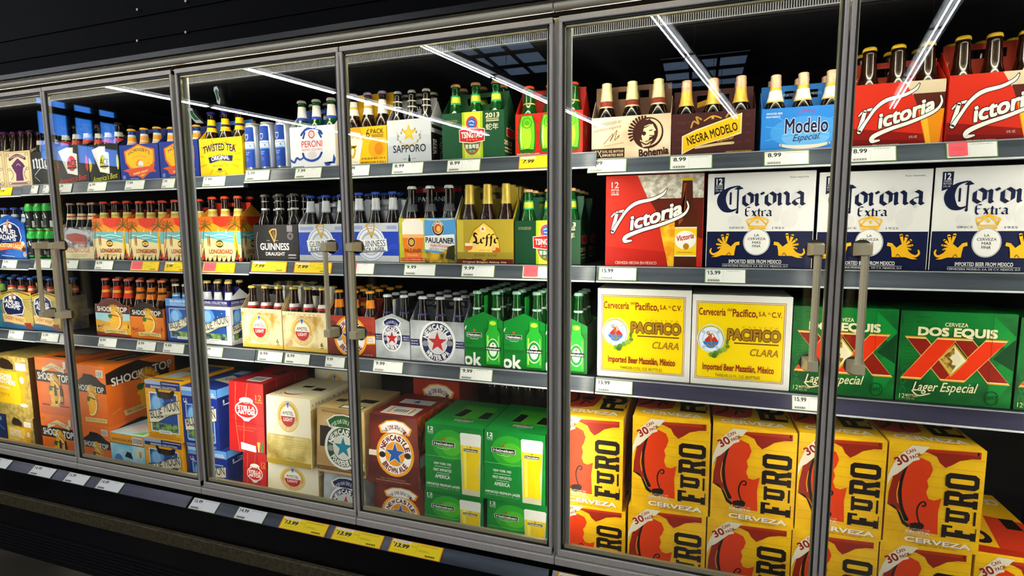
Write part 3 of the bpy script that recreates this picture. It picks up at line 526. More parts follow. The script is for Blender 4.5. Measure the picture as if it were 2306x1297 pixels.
HORN = [('P', [(.12,.82),(.3,.9),(.5,1),(.7,.91),(.9,.84),(.9,.5),(.8,.25),(.56,.02),(.3,.22),(.14,.5)], 'd8662a'), ('P', [(.16,.8),(.33,.87),(.5,.965),(.68,.88),(.86,.81),(.86,.52),(.76,.28),(.56,.09),(.34,.26),(.18,.52)], 'f2b412'), ('T', "HORNSBY'S", .51, .74, .56, .1, '17204a', 0, {'b': .01, 'arc': 1.1}), ('T', 'HARD CIDER', .51, .63, .36, .045, 'c8702a', 0, {'arc': .8}), ('E', .52, .44, .1, .13, 'e07a1c'), ('E', .54, .44, .07, .1, 'e0dcd0'), ('E', .5, .35, .08, .06, 'c8b08a'),
        ('P', [(.06,.28),(.2,.32),(.84,.38),(.8,.2),(.3,.1),(.22,.12),(.2,.22)], 'd2502a'), ('P', [(.78,.42),(.9,.42),(.86,.3),(.92,.2),(.78,.22)], 'd2502a'), ('T', 'AMBER DRAFT', .52, .21, .4, .06, 'f0dca0', 8, {'b': .02}), ('T', 'TRADITIONAL', .35, .045, .22, .025, W), ('R', .05, .04, .12, .14, '6a84c0')]
def ace(col, col2, txt):
    o = []
    for i in range(3): o.append(('P', [(.12+.06*i,.86+.02*i),(.42+.08*i,.96-.01*i),(.44+.05*i,.55),(.36+.04*i,.24)], ['cfccc6','dcd9d4','e6e4e0'][i]))
    o += [('P', [(.29,.88),(.68,.76),(.66,.2),(.36,.27)], 'f0eeea'), ('E', .5, .52, .14, .2, col), ('E', .5, .47, .12, .12, col2), ('T', 'ACE', .51, .53, .28, .17, '141414', -4, {'b': .02}), ('R', .36, .38, .65, .43, '2a2a1a'),
          ('E', .955, .5, .043, .2, col), ('P', [(0,.68),(.06,.6),(.1,.46),(.06,.32),(0,.26)], col), ('T', "America's Best", .5, .115, .84, .15, txt, 6, {'s': .35})]
    return o
PUR = '4e2450'
GARG = [('R', .05, .03, .95, .97, 'a58c66'), ('R', .08, .05, .92, .95, 'd2bf98'), ('S', [(.2,.78),(.5,.88),(.8,.78)], .09, PUR), ('T', 'GARGOYLE', .5, .82, .56, .06, 'd2bf98', 0, {'arc': .6}), ('P', [(.42,.74),(.52,.8),(.62,.72),(.7,.66),(.78,.56),(.7,.52),(.66,.36),(.68,.16),(.38,.16),(.4,.36),(.3,.5),(.24,.6),(.34,.68)], PUR), ('S', [(.45,.6),(.52,.64),(.6,.58)], .03, 'a88ca0')] + [('O', x, y, .06, .04, .014, PUR) for x in (.14,.86) for y in (.1,.5,.9)] + [('S', [(.2,.2),(.3,.34),(.2,.5)], .02, PUR), ('S', [(.8,.2),(.72,.34),(.82,.5)], .02, PUR), ('R', .2, .06, .8, .12, '7a5a70')]
DARKP = [('B', 'nno', .06, .5, .3, 'c8ccd8', 1., .12), ('S', [(.1,.3),(.4,.5),(.7,.45)], .02, 'c8ccd8'), ('S', [(.1,.25),(.3,.1)], .02, '9aa'*2)]
SAS = [('P', [(.08,.62),(.12,.74),(.35,.82),(.5,.86),(.7,.8),(.82,.72),(.88,.5),(.8,.32),(.2,.26),(.1,.4)], 'dfe4ec'), ('P', [(.1,.62),(.14,.725),(.35,.8),(.5,.84),(.69,.78),(.8,.705),(.86,.5),(.78,.34),(.22,.28),(.12,.4)], '131c46'), ('S', [(.4,.66),(.46,.8),(.5,.9)], [.06,.09,.03], 'b07a4a'), ('E', .38, .74, .05, .05, 'e6e0da'), ('E', .55, .75, .05, .05, 'e6e0da')]
SAM = SAS + [('T', 'SAMUEL', .42, .61, .66, .13, W, -6, {'b': .02, 'arc': .2}), ('T', 'ADAMS', .44, .49, .52, .12, W, -4, {'b': .02}), ('R', .25, .395, .7, .41, '3a86d8'),
       ('P', [(.06,.28),(.1,.18),(.55,.24),(.95,.16),(.98,.3),(.92,.4),(.5,.36),(.12,.34)], 'd8662a'), ('T', 'BOSTON LAGER', .52, .285, .76, .1, 'f2dca8', -4, {'b': .025, 'arc': .2}), ('E', .9, .35, .06, .05, 'd8c8b8'), ('E', .92, .22, .07, .05, '4a2e24'), ('E', .93, .1, .06, .06, 'b09a8c'), ('S', [(.2,.08),(.6,.05)], .014, 'c8c8d0'), ('S', [(.3,.13),(.55,.12)], .014, 'c84a6a')]
CHER = [('P', [(0,.86),(.4,.95),(1,.9),(1,.62),(.5,.7),(0,.7)], 'b0983a'), ('S', [(.05,.84),(.5,.92),(.95,.84)], .03, '4a3a1c'), ('P', [(.55,.7),(1,.8),(1,.34),(.7,.4)], 'a39258')] + [('S', [(.6,.72),(.99,.42+.08*i)], .012, '6a5a34') for i in range(5)] + [('G', 0, .06, .86, .95, SAS), ('T', 'SAMUEL', .37, .65, .58, .11, W, -8, {'b': .02}), ('T', 'ADAMS', .38, .545, .46, .11, W, -6, {'b': .02}), ('P', [(.02,.36),(.74,.3),(.76,.12),(.06,.16)], 'd8b078'), ('T', 'CHERRY WHEAT', .4, .24, .64, .09, '8a3a1c', -6, {'b': .01}), ('P', [(0,.14),(1,.08),(1,0),(0,0)], '2a5a86')] + [('E', .78+.04*(i%5)-.02*(i//5), .05+.045*(i//5), .028, .026, ('7a2418', '94402a')[i%2]) for i in range(15)]
REDB = [('R', 0, .3, 1, 1, noisy('grey_trees_print', '1c1c1e', 'b8bac0', 30, lo=.4, hi=.62)), ('P', [(.18,.74),(.55,.86),(.78,.74),(.78,.44),(.4,.5),(.2,.62)], '9a3a34'), ('P', [(.14,.78),(.3,.98),(.72,.9),(.82,.74),(.5,.82)], 'b4b6c0'), ('P', [(0,.36),(.4,.3),(1,.4),(1,0),(0,0)], 'ded2a4'), ('T', 'REDBRIDGE', .52, .28, .74, .16, 'b4403a', 0, {'b': .01, 'o': 'f0e2c0', 'ow': .03}), ('R', .3, .12, .8, .14, 'b0a060'), ('R', .35, .07, .75, .085, 'b0a060')]
def palm(x, y, s):
    return [('S', [(x,y),(x+.14*s*math.cos(a),y+.17*s*math.sin(a)),(x+.22*s*math.cos(a),y+.2*s*math.sin(a)-.07)], [.03,.03,.01], c) for a, c in ((.2,'7a6a12'),(.8,'8a5a10'),(1.5,'5a5414'),(2.2,'8a5a10'),(2.9,'6a6214'),(3.6,'54500f'),(-.5,'54500f'))]
LONG = [('R', 0, .62, 1, 1, 'e2661a'), ('P', [(.3,1),(.85,1),(.75,.8),(.5,.76),(.35,.8)], 'd8321a'), ('P', [(0,.66),(.1,.72),(.32,.85),(.55,.74),(.75,.7),(1,.68),(1,.62),(0,.62)], 'e89a14'), ('R', 0, .4, 1, .67, '68b4bc'), ('S', [(.1,.6),(.3,.57),(.5,.6),(.8,.55)], .02, 'e2efe6'), ('S', [(.2,.5),(.5,.52),(.85,.48)], .025, 'bfe0dc'), ('S', [(.15,.55),(.45,.5),(.8,.52)], .015, '2c8a9c'), ('P', [(0,.5),(.25,.52),(.6,.44),(1,.38),(1,0),(0,0)], 'efdba0'), ('P', [(.43,.68),(.46,.68),(.45,.74)], W), ('P', [(.62,.62),(.67,.62),(.65,.72)], 'e8d0c8'),
        ('E', .17, .46, .016, .13, 'b06a1c'), ('E', .21, .46, .016, .14, '8a4a14'), ('S', [(.93,0),(.88,.3),(.87,.55),(.92,.75)], [.12,.1,.07,.03], 'e9b414'), ('S', [(.9,.3),(.87,.55)], .02, 'a86a0e'), ('S', [(.02,.3),(.05,.5),(.1,.8)], .02, '6a4a14')] + palm(.12, .8, .8) + palm(.88, .82, 1.) + \
       [('S', [(.01+.12*i,0),(.03+.12*i,.09+.05*(i%3 == 0))], [.07,.01], '3c3a12') for i in range(9)] + [('S', [(.88,0),(.9,.28)], [.14,.01], '3f3c10'), ('S', [(.03,0),(.06,.3)], [.12,.01], '3f3c10')] + [('E', x, y, .03, .035, 'c8303a') for x, y in ((.93,.12),(.88,.06),(.96,.03),(.05,.12),(.03,.05))] + \
       [('E', .47, .39, .095, .085, '3a2c1c'), ('E', .47, .39, .085, .045, 'f0c860'), ('E', .47, .39, .045, .025, 'd87a1c'), ('T', 'LONGBOARD', .49, .215, .6, .1, 'a33a14', 0, {'b': .03}), ('T', 'Island Lager', .48, .11, .38, .06, 'a8741c', 0, {'s': .4, 'b': .01})]
def harp(x, y, s, col='c89a3c'):
    return [('S', [(x-.05*s,y+.2*s),(x+.02*s,y+.26*s),(x+.1*s,y+.26*s)], .045*s, col), ('S', [(x+.1*s,y+.26*s),(x+.1*s,y+.1*s),(x+.05*s,y-.1*s)], .04*s, col), ('S', [(x-.05*s,y+.2*s),(x,y+.05*s),(x+.05*s,y-.1*s)], .05*s, col), ('S', [(x+.02*s,y+.2*s),(x+.05*s,y)], .012*s, col), ('S', [(x+.05*s,y+.22*s),(x+.07*s,y+.04*s)], .012*s, col)]
GUIN = [('P', [(.0,0),(.08,0),(.06,.5),(.1,.8),(.16,1),(0,1)], '10100f'), ('S', [(.085,0),(.06,.5),(.1,.8)], .012, '9a8e90'), ('P', [(.3,1),(1,1),(1,.5),(.5,.6)], '1e191f')] + harp(.42, .62, .95) + [('T', 'GUINNESS', .47, .385, .65, .2, W, 0, {'b': .025}), ('T', 'DRAUGHT', .48, .18, .43, .1, W, 0, {'b': .02}), ('R', .3, .55, .37, .565, '9a'*3), ('R', .49, .55, .56, .565, '9a'*3), ('R', .76, .8, .88, .98, '8a8488'), ('O', .83, .68, .065, .1, .02, '8a8488'), ('O', .83, .68, .04, .06, .018, '8a8488'), ('R', .77, .13, .94, .17, 'b8b0b4'), ('R', .77, .06, .94, .08, 'b8b0b4')]
BLK = [('R', 0, .16, 1, .78, '1c3aa4'), ('T', 'Arthur Guinness', .2, .42, .3, .2, '2e50bc', 10, {'s': .4}), ('T', 'Guinness', .87, .42, .2, .2, '2e50bc', 10, {'s': .4}), ('R', .03, .84, .32, .93, '8a94c0'), ('R', .78, .84, .97, .93, '8a94c0'), ('E', .47, .47, .285, .46, '8c94a8'), ('E', .47, .47, .275, .445, 'd6d8de'), ('O', .47, .47, .25, .4, .014, '3a56b0'), ('E', .47, .47, .19, .31, '9aa0aa'), ('E', .47, .45, .17, .26, 'c6c8ce'), ('P', [(.17,.56),(.77,.6),(.79,.28),(.2,.22)], 'dedfe2')] + harp(.44, .74, 1., 'b8943c') + [('T', 'GUINNESS', .49, .47, .52, .17, '1c1a20', 3, {'b': .005}), ('T', 'BLACK LAGER', .49, .32, .48, .1, '1c1a20', 3, {'b': .02}), ('P', [(.2,.26),(.76,.3),(.76,.26),(.2,.22)], '6e7688')]
PAUL = [('R', 0, 0, .46, 1, noisy('leaf_bokeh_print', '8a9a1c', 'd8cc2e', 6)), ('P', [(.06,.93),(.12,1),(.38,1),(.43,.93),(.44,.6),(.4,.08),(.09,.08),(.05,.6)], 'd86e12'), ('P', [(.055,.62),(.06,.92),(.12,.99),(.38,.99),(.435,.92),(.44,.62)], 'e4dcd0'), ('R', .06, .56, .44, .64, 'e3a45c'), ('E', .22, .46, .075, .12, 'c9b48c'), ('E', .22, .46, .066, .105, '4c1a18'), ('E', .22, .46, .045, .07, 'c89a3c'), ('T', 'PAULANER', .245, .265, .3, .09, '3a140c', 0, {'b': .02}), ('T', 'Weissbier', .24, .17, .2, .05, 'f0b860', 0, {'s': .3}), ('R', .02, .03, .47, .1, 'c02420'), ('T', '6 x 11.2 fl. oz. (330ml) bottles - ALE', .245, .065, .42, .035, W, 0, {'b': .01}),
        ('R', .46, 0, 1, 1, '4c90ca'), ('R', .47, .3, .98, .6, 'dfe2dc'), ('P', [(.46,.6),(.98,.64),(.98,.3),(.8,.25),(.46,.3)], 'e6e4dc'), ('P', [(.46,.26),(.7,.2),(1,.4),(1,0),(.46,0)], noisy('meadow_print', '24421c', 'd8a418', 22)), ('P', [(.82,.1),(.86,.36),(.98,.4),(.98,.06)], '2a2a12'), ('S', [(.47,.98),(.7,.96),(.98,.98)], .03, 'd2c28c'), ('E', .7, .77, .105, .17, 'd8c488'), ('E', .7, .77, .1, .16, '34241e'), ('E', .7, .77, .075, .12, 'e0d2b4'), ('E', .7, .77, .065, .1, 'c03a20'), ('E', .71, .76, .04, .07, 'e0b43c'), ('A', 'PAULANER', .7, .77, .088, .142, 160, 20, .035, W), ('T', 'PAULANER', .725, .5, .5, .13, '14163a', -2, {'b': .025}), ('T', 'Hefe-Weizen', .72, .385, .32, .08, 'c0402c', -3), ('T', 'NATURAL WHEAT', .71, .3, .34, .05, '5a5a62', -4)]
LEFFE = [('R', 0, 0, .12, 1, 'c2ad3c'), ('P', [(.2,.24),(.21,.5),(.3,.76),(.49,.95),(.66,.78),(.76,.5),(.78,.24)], '8a6f1c'), ('P', [(.215,.25),(.225,.5),(.31,.74),(.49,.925),(.65,.76),(.745,.5),(.765,.25)], 'efc04a'), ('P', [(.24,.26),(.27,.5),(.36,.68),(.49,.8),(.62,.68),(.7,.5),(.73,.26)], 'f3cd68'), ('E', .47, .79, .055, .07, 'e9dcc0'), ('P', [(.44,.76),(.47,.84),(.5,.76)], 'c85a2c'),
         ('S', [(.37,.66),(.33,.69),(.31,.64),(.345,.58),(.35,.5),(.315,.465)], [.02,.045,.05,.05,.05,.02], '241408'), ('S', [(.29,.475),(.33,.49),(.37,.455),(.41,.485)], [.02,.04,.035,.015], '241408'), ('B', 'effe', .42, .46, .13, '241408', 1.42, .13), ('T', 'ANNO 1240', .5, .3, .2, .03, 'b07a1c'), ('E', .215, .385, .07, .09, 'd8661c'), ('R', .15, .4, .28, .465, 'ece2cc'), ('R', .205, .12, .225, .3, 'd8cca0'), ('E', .215, .115, .06, .025, 'd8cca0'), ('E', .7, .3, .07, .07, 'c0521c'), ('E', .66, .36, .04, .07, 'e8b878'), ('R', 0, .11, 1, .255, '95812c'), ('T', 'BLONDE - BLOND', .52, .185, .4, .055, '5a4a14'), ('P', [(0,0),(1,0),(1,.1),(.55,.1),(.49,.05),(.43,.1),(0,.1)], '5a1e12'), ('T', 'Original Belgian Abbey Ale', .49, .025, .78, .05, 'e9dcb4', 0, {'b': .01})]
def slice_(cx, cy, r, k=1.):   # an orange-slice face with crest and green shades; k = w/h share
    R = r*k
    return [('E', cx, cy, R*.98, r*1.18, 'b8780c', -35, 135)] + [('S', [(cx+R*.1,cy+r*.1),(cx+R*math.cos(a),cy+r*1.25*math.sin(a))], [.008,r*.15], ('f0c236','dc9c14')[i%2]) for i, a in enumerate([-.5+.17*i for i in range(17)])] + \
           [('E', cx-R*.05, cy-r*.3, R*1.0, r*1.1, 'cf6a10', -110, 85), ('E', cx-R*.15, cy-r*.3, R*.92, r*1.0, 'f4e6b0', -110, 85), ('E', cx-R*.22, cy-r*.3, R*.85, r*.92, 'f2ae14', -110, 80)] + \
           [('S', [(cx-R*.2,cy-r*.3),(cx-R*.22+R*.75*math.cos(a),cy-r*.3+r*.82*math.sin(a))], .008, 'f8d870') for a in (-1.4,-.9,-.4,.1,.6,1.1)] + \
           [('P', [(cx-R*.3,cy+r*.5),(cx-R*.55,cy+r*.2),(cx-R*.5,cy),(cx-R*.72,cy-r*.3),(cx-R*.5,cy-r*.5),(cx-R*.55,cy-r*.8),(cx-R*.4,cy-r*1.15),(cx-R*.1,cy-r*.8),(cx-R*.1,cy+r*.4)], 'f0b41c'), ('E', cx-R*.45, cy+r*.1, R*.24, r*.22, '0f6a30'), ('S', [(cx-R*.3,cy+r*.25),(cx+R*.6,cy+r*.1)], .02, '1c160c')]
def shock(top, body, sub, arch):
    o = [('P', [(0,.6),(1,.6),(1,.82),(.8,.84),(.66,.95),(.45,1),(.24,.95),(.1,.82),(0,.8)] if arch else [(0,.62),(1,.62),(1,.82),(0,.82)], top), ('S', [(.05,.25),(.3,.2),(.6,.22),(.95,.28)], .1, body)]
    o += slice_(.55, .5, .26, .95) + [('T', 'SHOCK', .3, .71, .44, .13, W, 0, {'b': .02, 'o': '1c120c', 'ow': .03}), ('E', .57, .69, .04, .045, 'e8b01c'), ('T', 'TOP', .79, .71, .3, .13, W, 0, {'b': .02, 'o': '1c120c', 'ow': .03}), ('P', [(.22,.17),(.55,.2),(.9,.16),(.92,.06),(.55,.1),(.25,.06)], 'dcc47a'), ('T', sub, .57, .13, .56, .05, '4a2c10', 0, {'b': .01}), ('S', [(.05,.2),(.25,.3)], .01, '3c2408'), ('S', [(.05,.12),(.22,.24)], .01, '3c2408')]
    return o
SHK_R = [('R', 0, .3, 1, .62, '9ecbd6'), ('P', [(0,.42),(.4,.36),(1,.44),(1,0),(0,0)], 'e0a01c'), ('P', [(0,.1),(1,.06),(1,0),(0,0)], '8a2a1c')] + shock('5c201c', 'e9b43c', 'RASPBERRY WHEAT', 1)
SHK_B = [('P', [(0,.6),(1,.6),(1,0),(0,0)], 'd8700e')] + shock('211812', 'c8600c', 'BELGIAN WHITE', 1)
def moon(fr, banner, sub, inner=None, y0=.1, y1=.86, hole=False):
    o = [('R', .1, y0, .9, y1-.02, W if fr else '9cc0e6'), ('R', .125, y0+.02, .875, y1-.04, inner or '1f4c9a'), ('E', .33, y1-.24, .2, .2, '5a9ade'), ('E', .3, y1-.2, .12, .12, '8abef0'), ('R', .14, y0+.03, .86, y0+.16, noisy('orchard_print', '14345a', '8ab04a', 40)), ('E', .75, y1-.12, .012, .012, W), ('E', .62, y1-.2, .01, .01, W),
         ('P', [(.06,y0+.14),(.3,y0+.16),(.66,y0+.3),(.96,y0+.36),(.97,y0+.58),(.66,y0+.52),(.3,y0+.38),(.05,y0+.34)], '2a241c'), ('P', [(.07,y0+.15),(.3,y0+.17),(.66,y0+.31),(.95,y0+.37),(.96,y0+.57),(.66,y0+.51),(.3,y0+.37),(.06,y0+.33)], banner),
         ('T', 'BLUE', .27, y0+.31, .36, .15, '20284a', 10, {'b': .01}), ('T', 'MOON', .71, y0+.46, .42, .17, '20284a', 10, {'b': .01}), ('T', sub, .55, y0+.285, .6, .05, '3a3a4a', 12, {'b': .01}), ('R', .32, y0-.02, .68, y0+.04, W), ('T', 'BLUE MOON', .5, y0+.01, .26, .025, '20284a')]
    return o
BM_W = [('R', 0, .85, 1, 1, '1c1f6a'), ('T', 'SEASONAL COLLECTION', .5, .935, .84, .06, W, 0, {'b': .02}), ('R', 0, .845, 1, .855, 'a89a6a'), ('T', 'BREWED WITH BELGIAN SUGAR AND A TOUCH OF WHEAT', .5, .878, .9, .022, 'c8c8e0')] + moon(1, 'ece2c0', 'WINTER ABBEY ALE', y0=.08, y1=.82)
BM_B = [('R', 0, .84, 1, 1, '5c9ade'), ('T', 'BELGIAN WHITE', .5, .94, .7, .06, W, 0, {'b': .02}), ('T', 'BELGIAN-STYLE WHEAT ALE', .5, .875, .7, .03, W), ('R', 0, .83, 1, .842, 'c8c0a0')] + moon(0, 'ece2c0', 'BELGIAN WHITE', y0=.08, y1=.8)
BM_V = [('R', 0, .86, 1, 1, '1c2a6e'), ('R', 0, .93, .45, 1, '9ab2d8'), ('T', 'SEASONAL COLLECTION', .52, .89, .72, .04, W, 0, {'b': .02}), ('R', .5, .95, .97, .965, 'b8c0dc'), ('T', '12', .08, .78, .08, .04, '5a3c08')] + moon(1, 'ece2c0', 'VALENCIA GROVE AMBER', y0=.13, y1=.82) + [('P', [(.3,.86),(.36,.87),(.4,.82),(.7,.82),(.78,.86),(.84,.85),(.8,.74),(.6,.7),(.36,.72)], '120d0a'), ('P', [(.46,.8),(.64,.8),(.7,.74),(.6,.7),(.42,.72)], '3a2a14'), ('R', .04, .03, .94, .045, 'b47c0c'), ('R', .04, .06, .94, .072, 'b47c0c'), ('R', .04, .09, .8, .1, 'b47c0c')]
BM_12 = [('R', 0, .86, 1, 1, '5c98dc'), ('R', 0, .93, .4, 1, 'a8c8ea'), ('T', 'BELGIAN WHITE', .62, .91, .6, .04, W, 0, {'b': .02}), ('R', .4, .875, .95, .885, W), ('R', 0, .85, 1, .86, 'b8b090'), ('T', '12', .1, .78, .1, .045, W), ('R', .06, .73, .16, .75, W), ('R', .12, .1, .88, .72, '7ab0e8')] + moon(0, 'ece2c0', 'BELGIAN WHITE', y0=.12, y1=.74) + [('R', .06, .02, .9, .03, 'c8d0e8'), ('R', .06, .045, .9, .055, 'c8d0e8')]
BM_S = [('R', 0, .78, 1, 1, 'd8900e'), ('T', 'BREWMASTER SEASONAL SAMPLER', .36, .86, .6, .06, '3a2408', 0, {'b': .01}), ('R', .66, .8, .95, .96, W), *[('R', .68+.03*i, .82, .695+.03*i, .94, '222'*2) for i in range(9)], ('R', 0, .77, 1, .785, '2a2418'), ('R', 0, 0, 1, .77, noisy('sky_wash_print', '5ab8d8', 'bfe4ee', 7)), ('E', .22, .34, .14, .2, '3f7cc8'), ('P', [(.4,.5),(.48,.62),(.6,.6),(.64,.46)], '0c0c0c'), ('P', [(.36,.18),(.7,.36),(.72,.1),(.38,.0)], 'ece2c0'), ('T', 'MOON', .55, .18, .26, .13, '20284a', 8, {'b': .02}), ('R', .76, .5, .92, .72, 'e0d9b0'), ('R', .84, .52, .9, .66, 'd08a4a'), ('R', .8, .2, .86, .36, '5a2a2a')]
AMB = noisy('gold_scene_print', 'b8841c', 'f2e0ae', 16, lo=.36, hi=.56, stretch=(1,1,.6))
AMB2 = noisy('pale_gold_print', 'd9b458', 'f0e6cc', 4, lo=.25, hi=.5)
def amstel(cx, cy, rx, ry):
    return [('E', cx, cy, rx*1.5, ry*1.42, 'cda23c'), ('E', cx, cy, rx*1.42, ry*1.34, 'efdca0'), ('E', cx, cy, rx*1.34, ry*1.27, 'd2a63e'), ('A', 'AMSTEL BROUWERIJ', cx, cy, rx*1.2, ry*1.14, 200, 340, ry*.16, 'f4e8c0'), ('E', cx, cy, rx*1.05, ry*1.02, 'e3c87c'), ('E', cx, cy, rx, ry*.97, 'f0ede4'), ('E', cx, cy, rx*.97, ry*.94, 'b8201a', 182, 358), ('R', cx-rx*.97, cy-ry*.05, cx+rx*.97, cy+ry*.01, 'b8201a'),
            ('T', 'AMSTEL', cx, cy+ry*.3, rx*1.55, ry*.34, '2a2420', 0, {'b': .01}), ('T', 'LIGHT', cx, cy-ry*.27, rx*1.25, ry*.34, W, 0, {'b': .03}), ('P', [(cx-rx*.3,cy+ry*1.35),(cx+rx*.3,cy+ry*1.35),(cx+rx*.22,cy+ry*1.08),(cx+rx*.1,cy+ry*.78),(cx-rx*.1,cy+ry*.78),(cx-rx*.22,cy+ry*1.08)], 'b9c6e0'), ('P', [(cx-rx*.2,cy+ry*1.25),(cx+rx*.2,cy+ry*1.25),(cx,cy+ry*.8)], '2a4a94')]
AMS6 = [('R', 0, .9, 1, 1, 'efdca8'), ('R', 0, 0, 1, .1, 'dcb84c'), ('T', 'I M P O R T E D', .48, .93, .8, .035, '7a5a1c')] + amstel(.45, .5, .165, .25) + [('T', '6', .88, .2, .06, .11, '3a2a10', 0, {'b': .01}), ('R', .85, .1, .92, .12, '9a7420')]
AMS12 = [('R', 0, 0, 1, .44, noisy('gold_engraving_print', '9a7a1c', 'e9d68a', 9, lo=.35, hi=.6)), ('R', 0, 0, 1, .07, 'a88a1c'), ('S', [(.04,.44),(.5,.43),(.96,.44)], .004, '8a6a1c'), ('T', '(1870)', .5, .1, .2, .035, '4a3a10')] + [('R', .12, .38-.035*i, .9, .385-.035*i, 'b49a4a') for i in range(5)] + amstel(.5, .72, .165, .16)
def newc(cx, cy, rx, ry, ring, txt, gap, star, low, outer=None, halo=None, cap='From the One & Only', capc=None, coin='8c8c90'):
    o = []
    if halo: o += [('E', cx, cy, rx*1.16, ry*1.13, halo)]
    if cap:
        pts = [(cx-rx*.8,cy+ry*1.02),(cx-rx*.95,cy+ry*1.3),(cx-rx*.5,cy+ry*1.56),(cx,cy+ry*1.62),(cx+rx*.5,cy+ry*1.56),(cx+rx*.95,cy+ry*1.3),(cx+rx*.8,cy+ry*1.02)]
        big = [(cx+(x-cx)*1.12, cy+ry*1.3+(y-cy-ry*1.3)*1.2) for x, y in pts]
        o += [('P', big[::-1], halo or W), ('P', pts[::-1], capc[0]), ('A', cap, cx, cy+ry*.55, rx*.85, ry*.78, 148, 32, ry*.24, capc[1], .012)]
    if outer: o += [('E', cx, cy, rx*1.08, ry*1.06, outer)]
    o += [('E', cx, cy, rx, ry, ring), ('E', cx, cy, rx*.62, ry*.62, gap), ('O', cx, cy, rx*.64, ry*.64, ry*.03, W), ('A', 'NEWCASTLE', cx, cy, rx*.8, ry*.8, 168, 12, ry*.26, txt, .04), ('A', low, cx, cy, rx*.82, ry*.82, 215, 325, ry*.26, txt, .04),
          ('E', cx-rx*.78, cy-ry*.1, rx*.2, ry*.15, coin), ('E', cx+rx*.78, cy-ry*.02, rx*.2, ry*.15, coin), ('*', cx, cy, ry*.62, W), ('*', cx, cy, ry*.56, star)]
    return o
N6 = newc(.49, .44, .3, .52, W, '7a1c1c', 'd89018', '2050a0', 'BROWN ALE', 'e89a18', cap=None) 
N6 = [('P', [(0,1),(1,1),(1,.6),(0,.9)], 'a8382a'), ('P', [(.62,.5),(1,.54),(1,.32),(.62,.28)], 'e89a18'), ('P', [(.62,.48),(1,.51),(1,.35),(.62,.31)], 'e9e0d0'), ('T', 'IMPORTED', .86, .45, .2, .04, 'b0402a'), ('T', 'FROM ENGLAND', .86, .39, .2, .04, 'b0402a')] + newc(.49, .47, .3, .47, W, '7a1c1c', 'd89018', '1f4f9e', 'BROWN ALE', 'e89a18', 'e89a18', None) + [('T', '6 x 12 FL. OZ.', .85, .04, .18, .03, W)]
GRY = noisy('frost_print', '84888c', 'c6c9cc', 10, lo=.3, hi=.62)
IPA = [('R', 0, .36, 1, .55, 'd4d6da'), ('R', 0, .37, 1, .54, '1a1c56'), ('T', 'BRILLIANT', .08, .49, .13, .035, W), ('T', 'BRITISH ALE', .08, .42, .13, .035, W), ('T', 'BRILLIANT', .92, .49, .13, .035, W), ('T', 'BRITISH ALE', .92, .42, .13, .035, W)] + newc(.51, .49, .29, .47, '1a1c56', W, 'd0d3d8', 'b8242a', 'WINTER IPA', None, W, None) + [('T', '6 x 12 FL. OZ. BOTTLES', .14, .05, .22, .03, W)]
IPA_E = [('R', 0, .4, 1, .54, '1a1c56'), ('R', .2, .41, .22, .53, W), ('T', 'BRILLIANT', .1, .49, .16, .03, W), ('T', 'BRITISH ALE', .1, .44, .16, .03, W), ('T', 'BRILLIANT', .9, .49, .16, .03, W), ('T', 'BRITISH ALE', .9, .44, .16, .03, W)] + newc(.49, .46, .25, .27, '1a1c56', W, 'd0d3d8', 'b8242a', 'WINTER IPA', None, W, 'From the One & Only', ('1a1c56', 'b8bcd0'))
HG, HG2 = '0e7a2a', '0a5c1e'
def heinlogo(x, y, w, h):
    return [('*', x, y+h*.95, h*.42, 'd8301c'), ('R', x-w*.53, y-h*.48, x+w*.53, y+h*.48, 'd8d8d0'), ('R', x-w*.5, y-h*.42, x+w*.5, y+h*.42, '121410'), ('T', 'Heineken', x, y, w*.9, h*.55, W, 0, {'b': .03}), ('S', [(x-w*.3,y-h*.75),(x-w*.1,y-h*.95),(x,y-h*.8),(x+w*.1,y-h*.95),(x+w*.3,y-h*.75)], h*.12, '9ad0a0')]
def heinbot(x, w):
    return [('P', [(x-w*.3,.86),(x+w*.3,.86),(x+w*.32,.72),(x+w*.5,.62),(x+w*.5,.04),(x+w*.42,.0),(x-w*.42,.0),(x-w*.5,.04),(x-w*.5,.62),(x-w*.32,.72)], '0a5a1a'), ('P', [(x-w*.26,.86),(x+w*.26,.86),(x+w*.26,.7),(x+w*.44,.6),(x+w*.44,.04),(x-w*.44,.04),(x-w*.44,.6),(x-w*.26,.7)], '27a02e'), ('S', [(x-w*.32,.56),(x-w*.34,.1)], .03, 'a8dc4a'), ('S', [(x+w*.33,.56),(x+w*.34,.1)], .02, '72c83c'), ('E', x, .8, w*.2, .04, 'b4dc3a'), ('E', x, .32, w*.38, .2, 'd0ecd0'), ('E', x, .32, w*.34, .18, '1f9030'), ('E', x, .32, w*.24, .13, 'd8ecd8'), ('*', x, .41, .03, 'd8301c'), ('R', x-w*.44, .295, x+w*.44, .365, '121410'), ('T', 'Heineken', x, .33, w*.8, .045, W, 0, {'b': .02})]
HEIN6 = [('R', 0, .28, .5, .34, HG2), ('P', [(0,.28),(.5,.28),(.5,0),(0,0)], '0b6a22'), ('P', [(0,.7),(.06,.74),(.02,.66),(0,.65)], 'e6e0dc')] + heinlogo(.25, .57, .37, .085) + [('T', 'MARK', .12, .42, .2, .04, HG2), ('T', 'ok', .2, .12, .46, .25, W, 0, {'b': .03}), ('R', .5, 0, 1, .72, '0c6c22')] + heinbot(.74, .42)
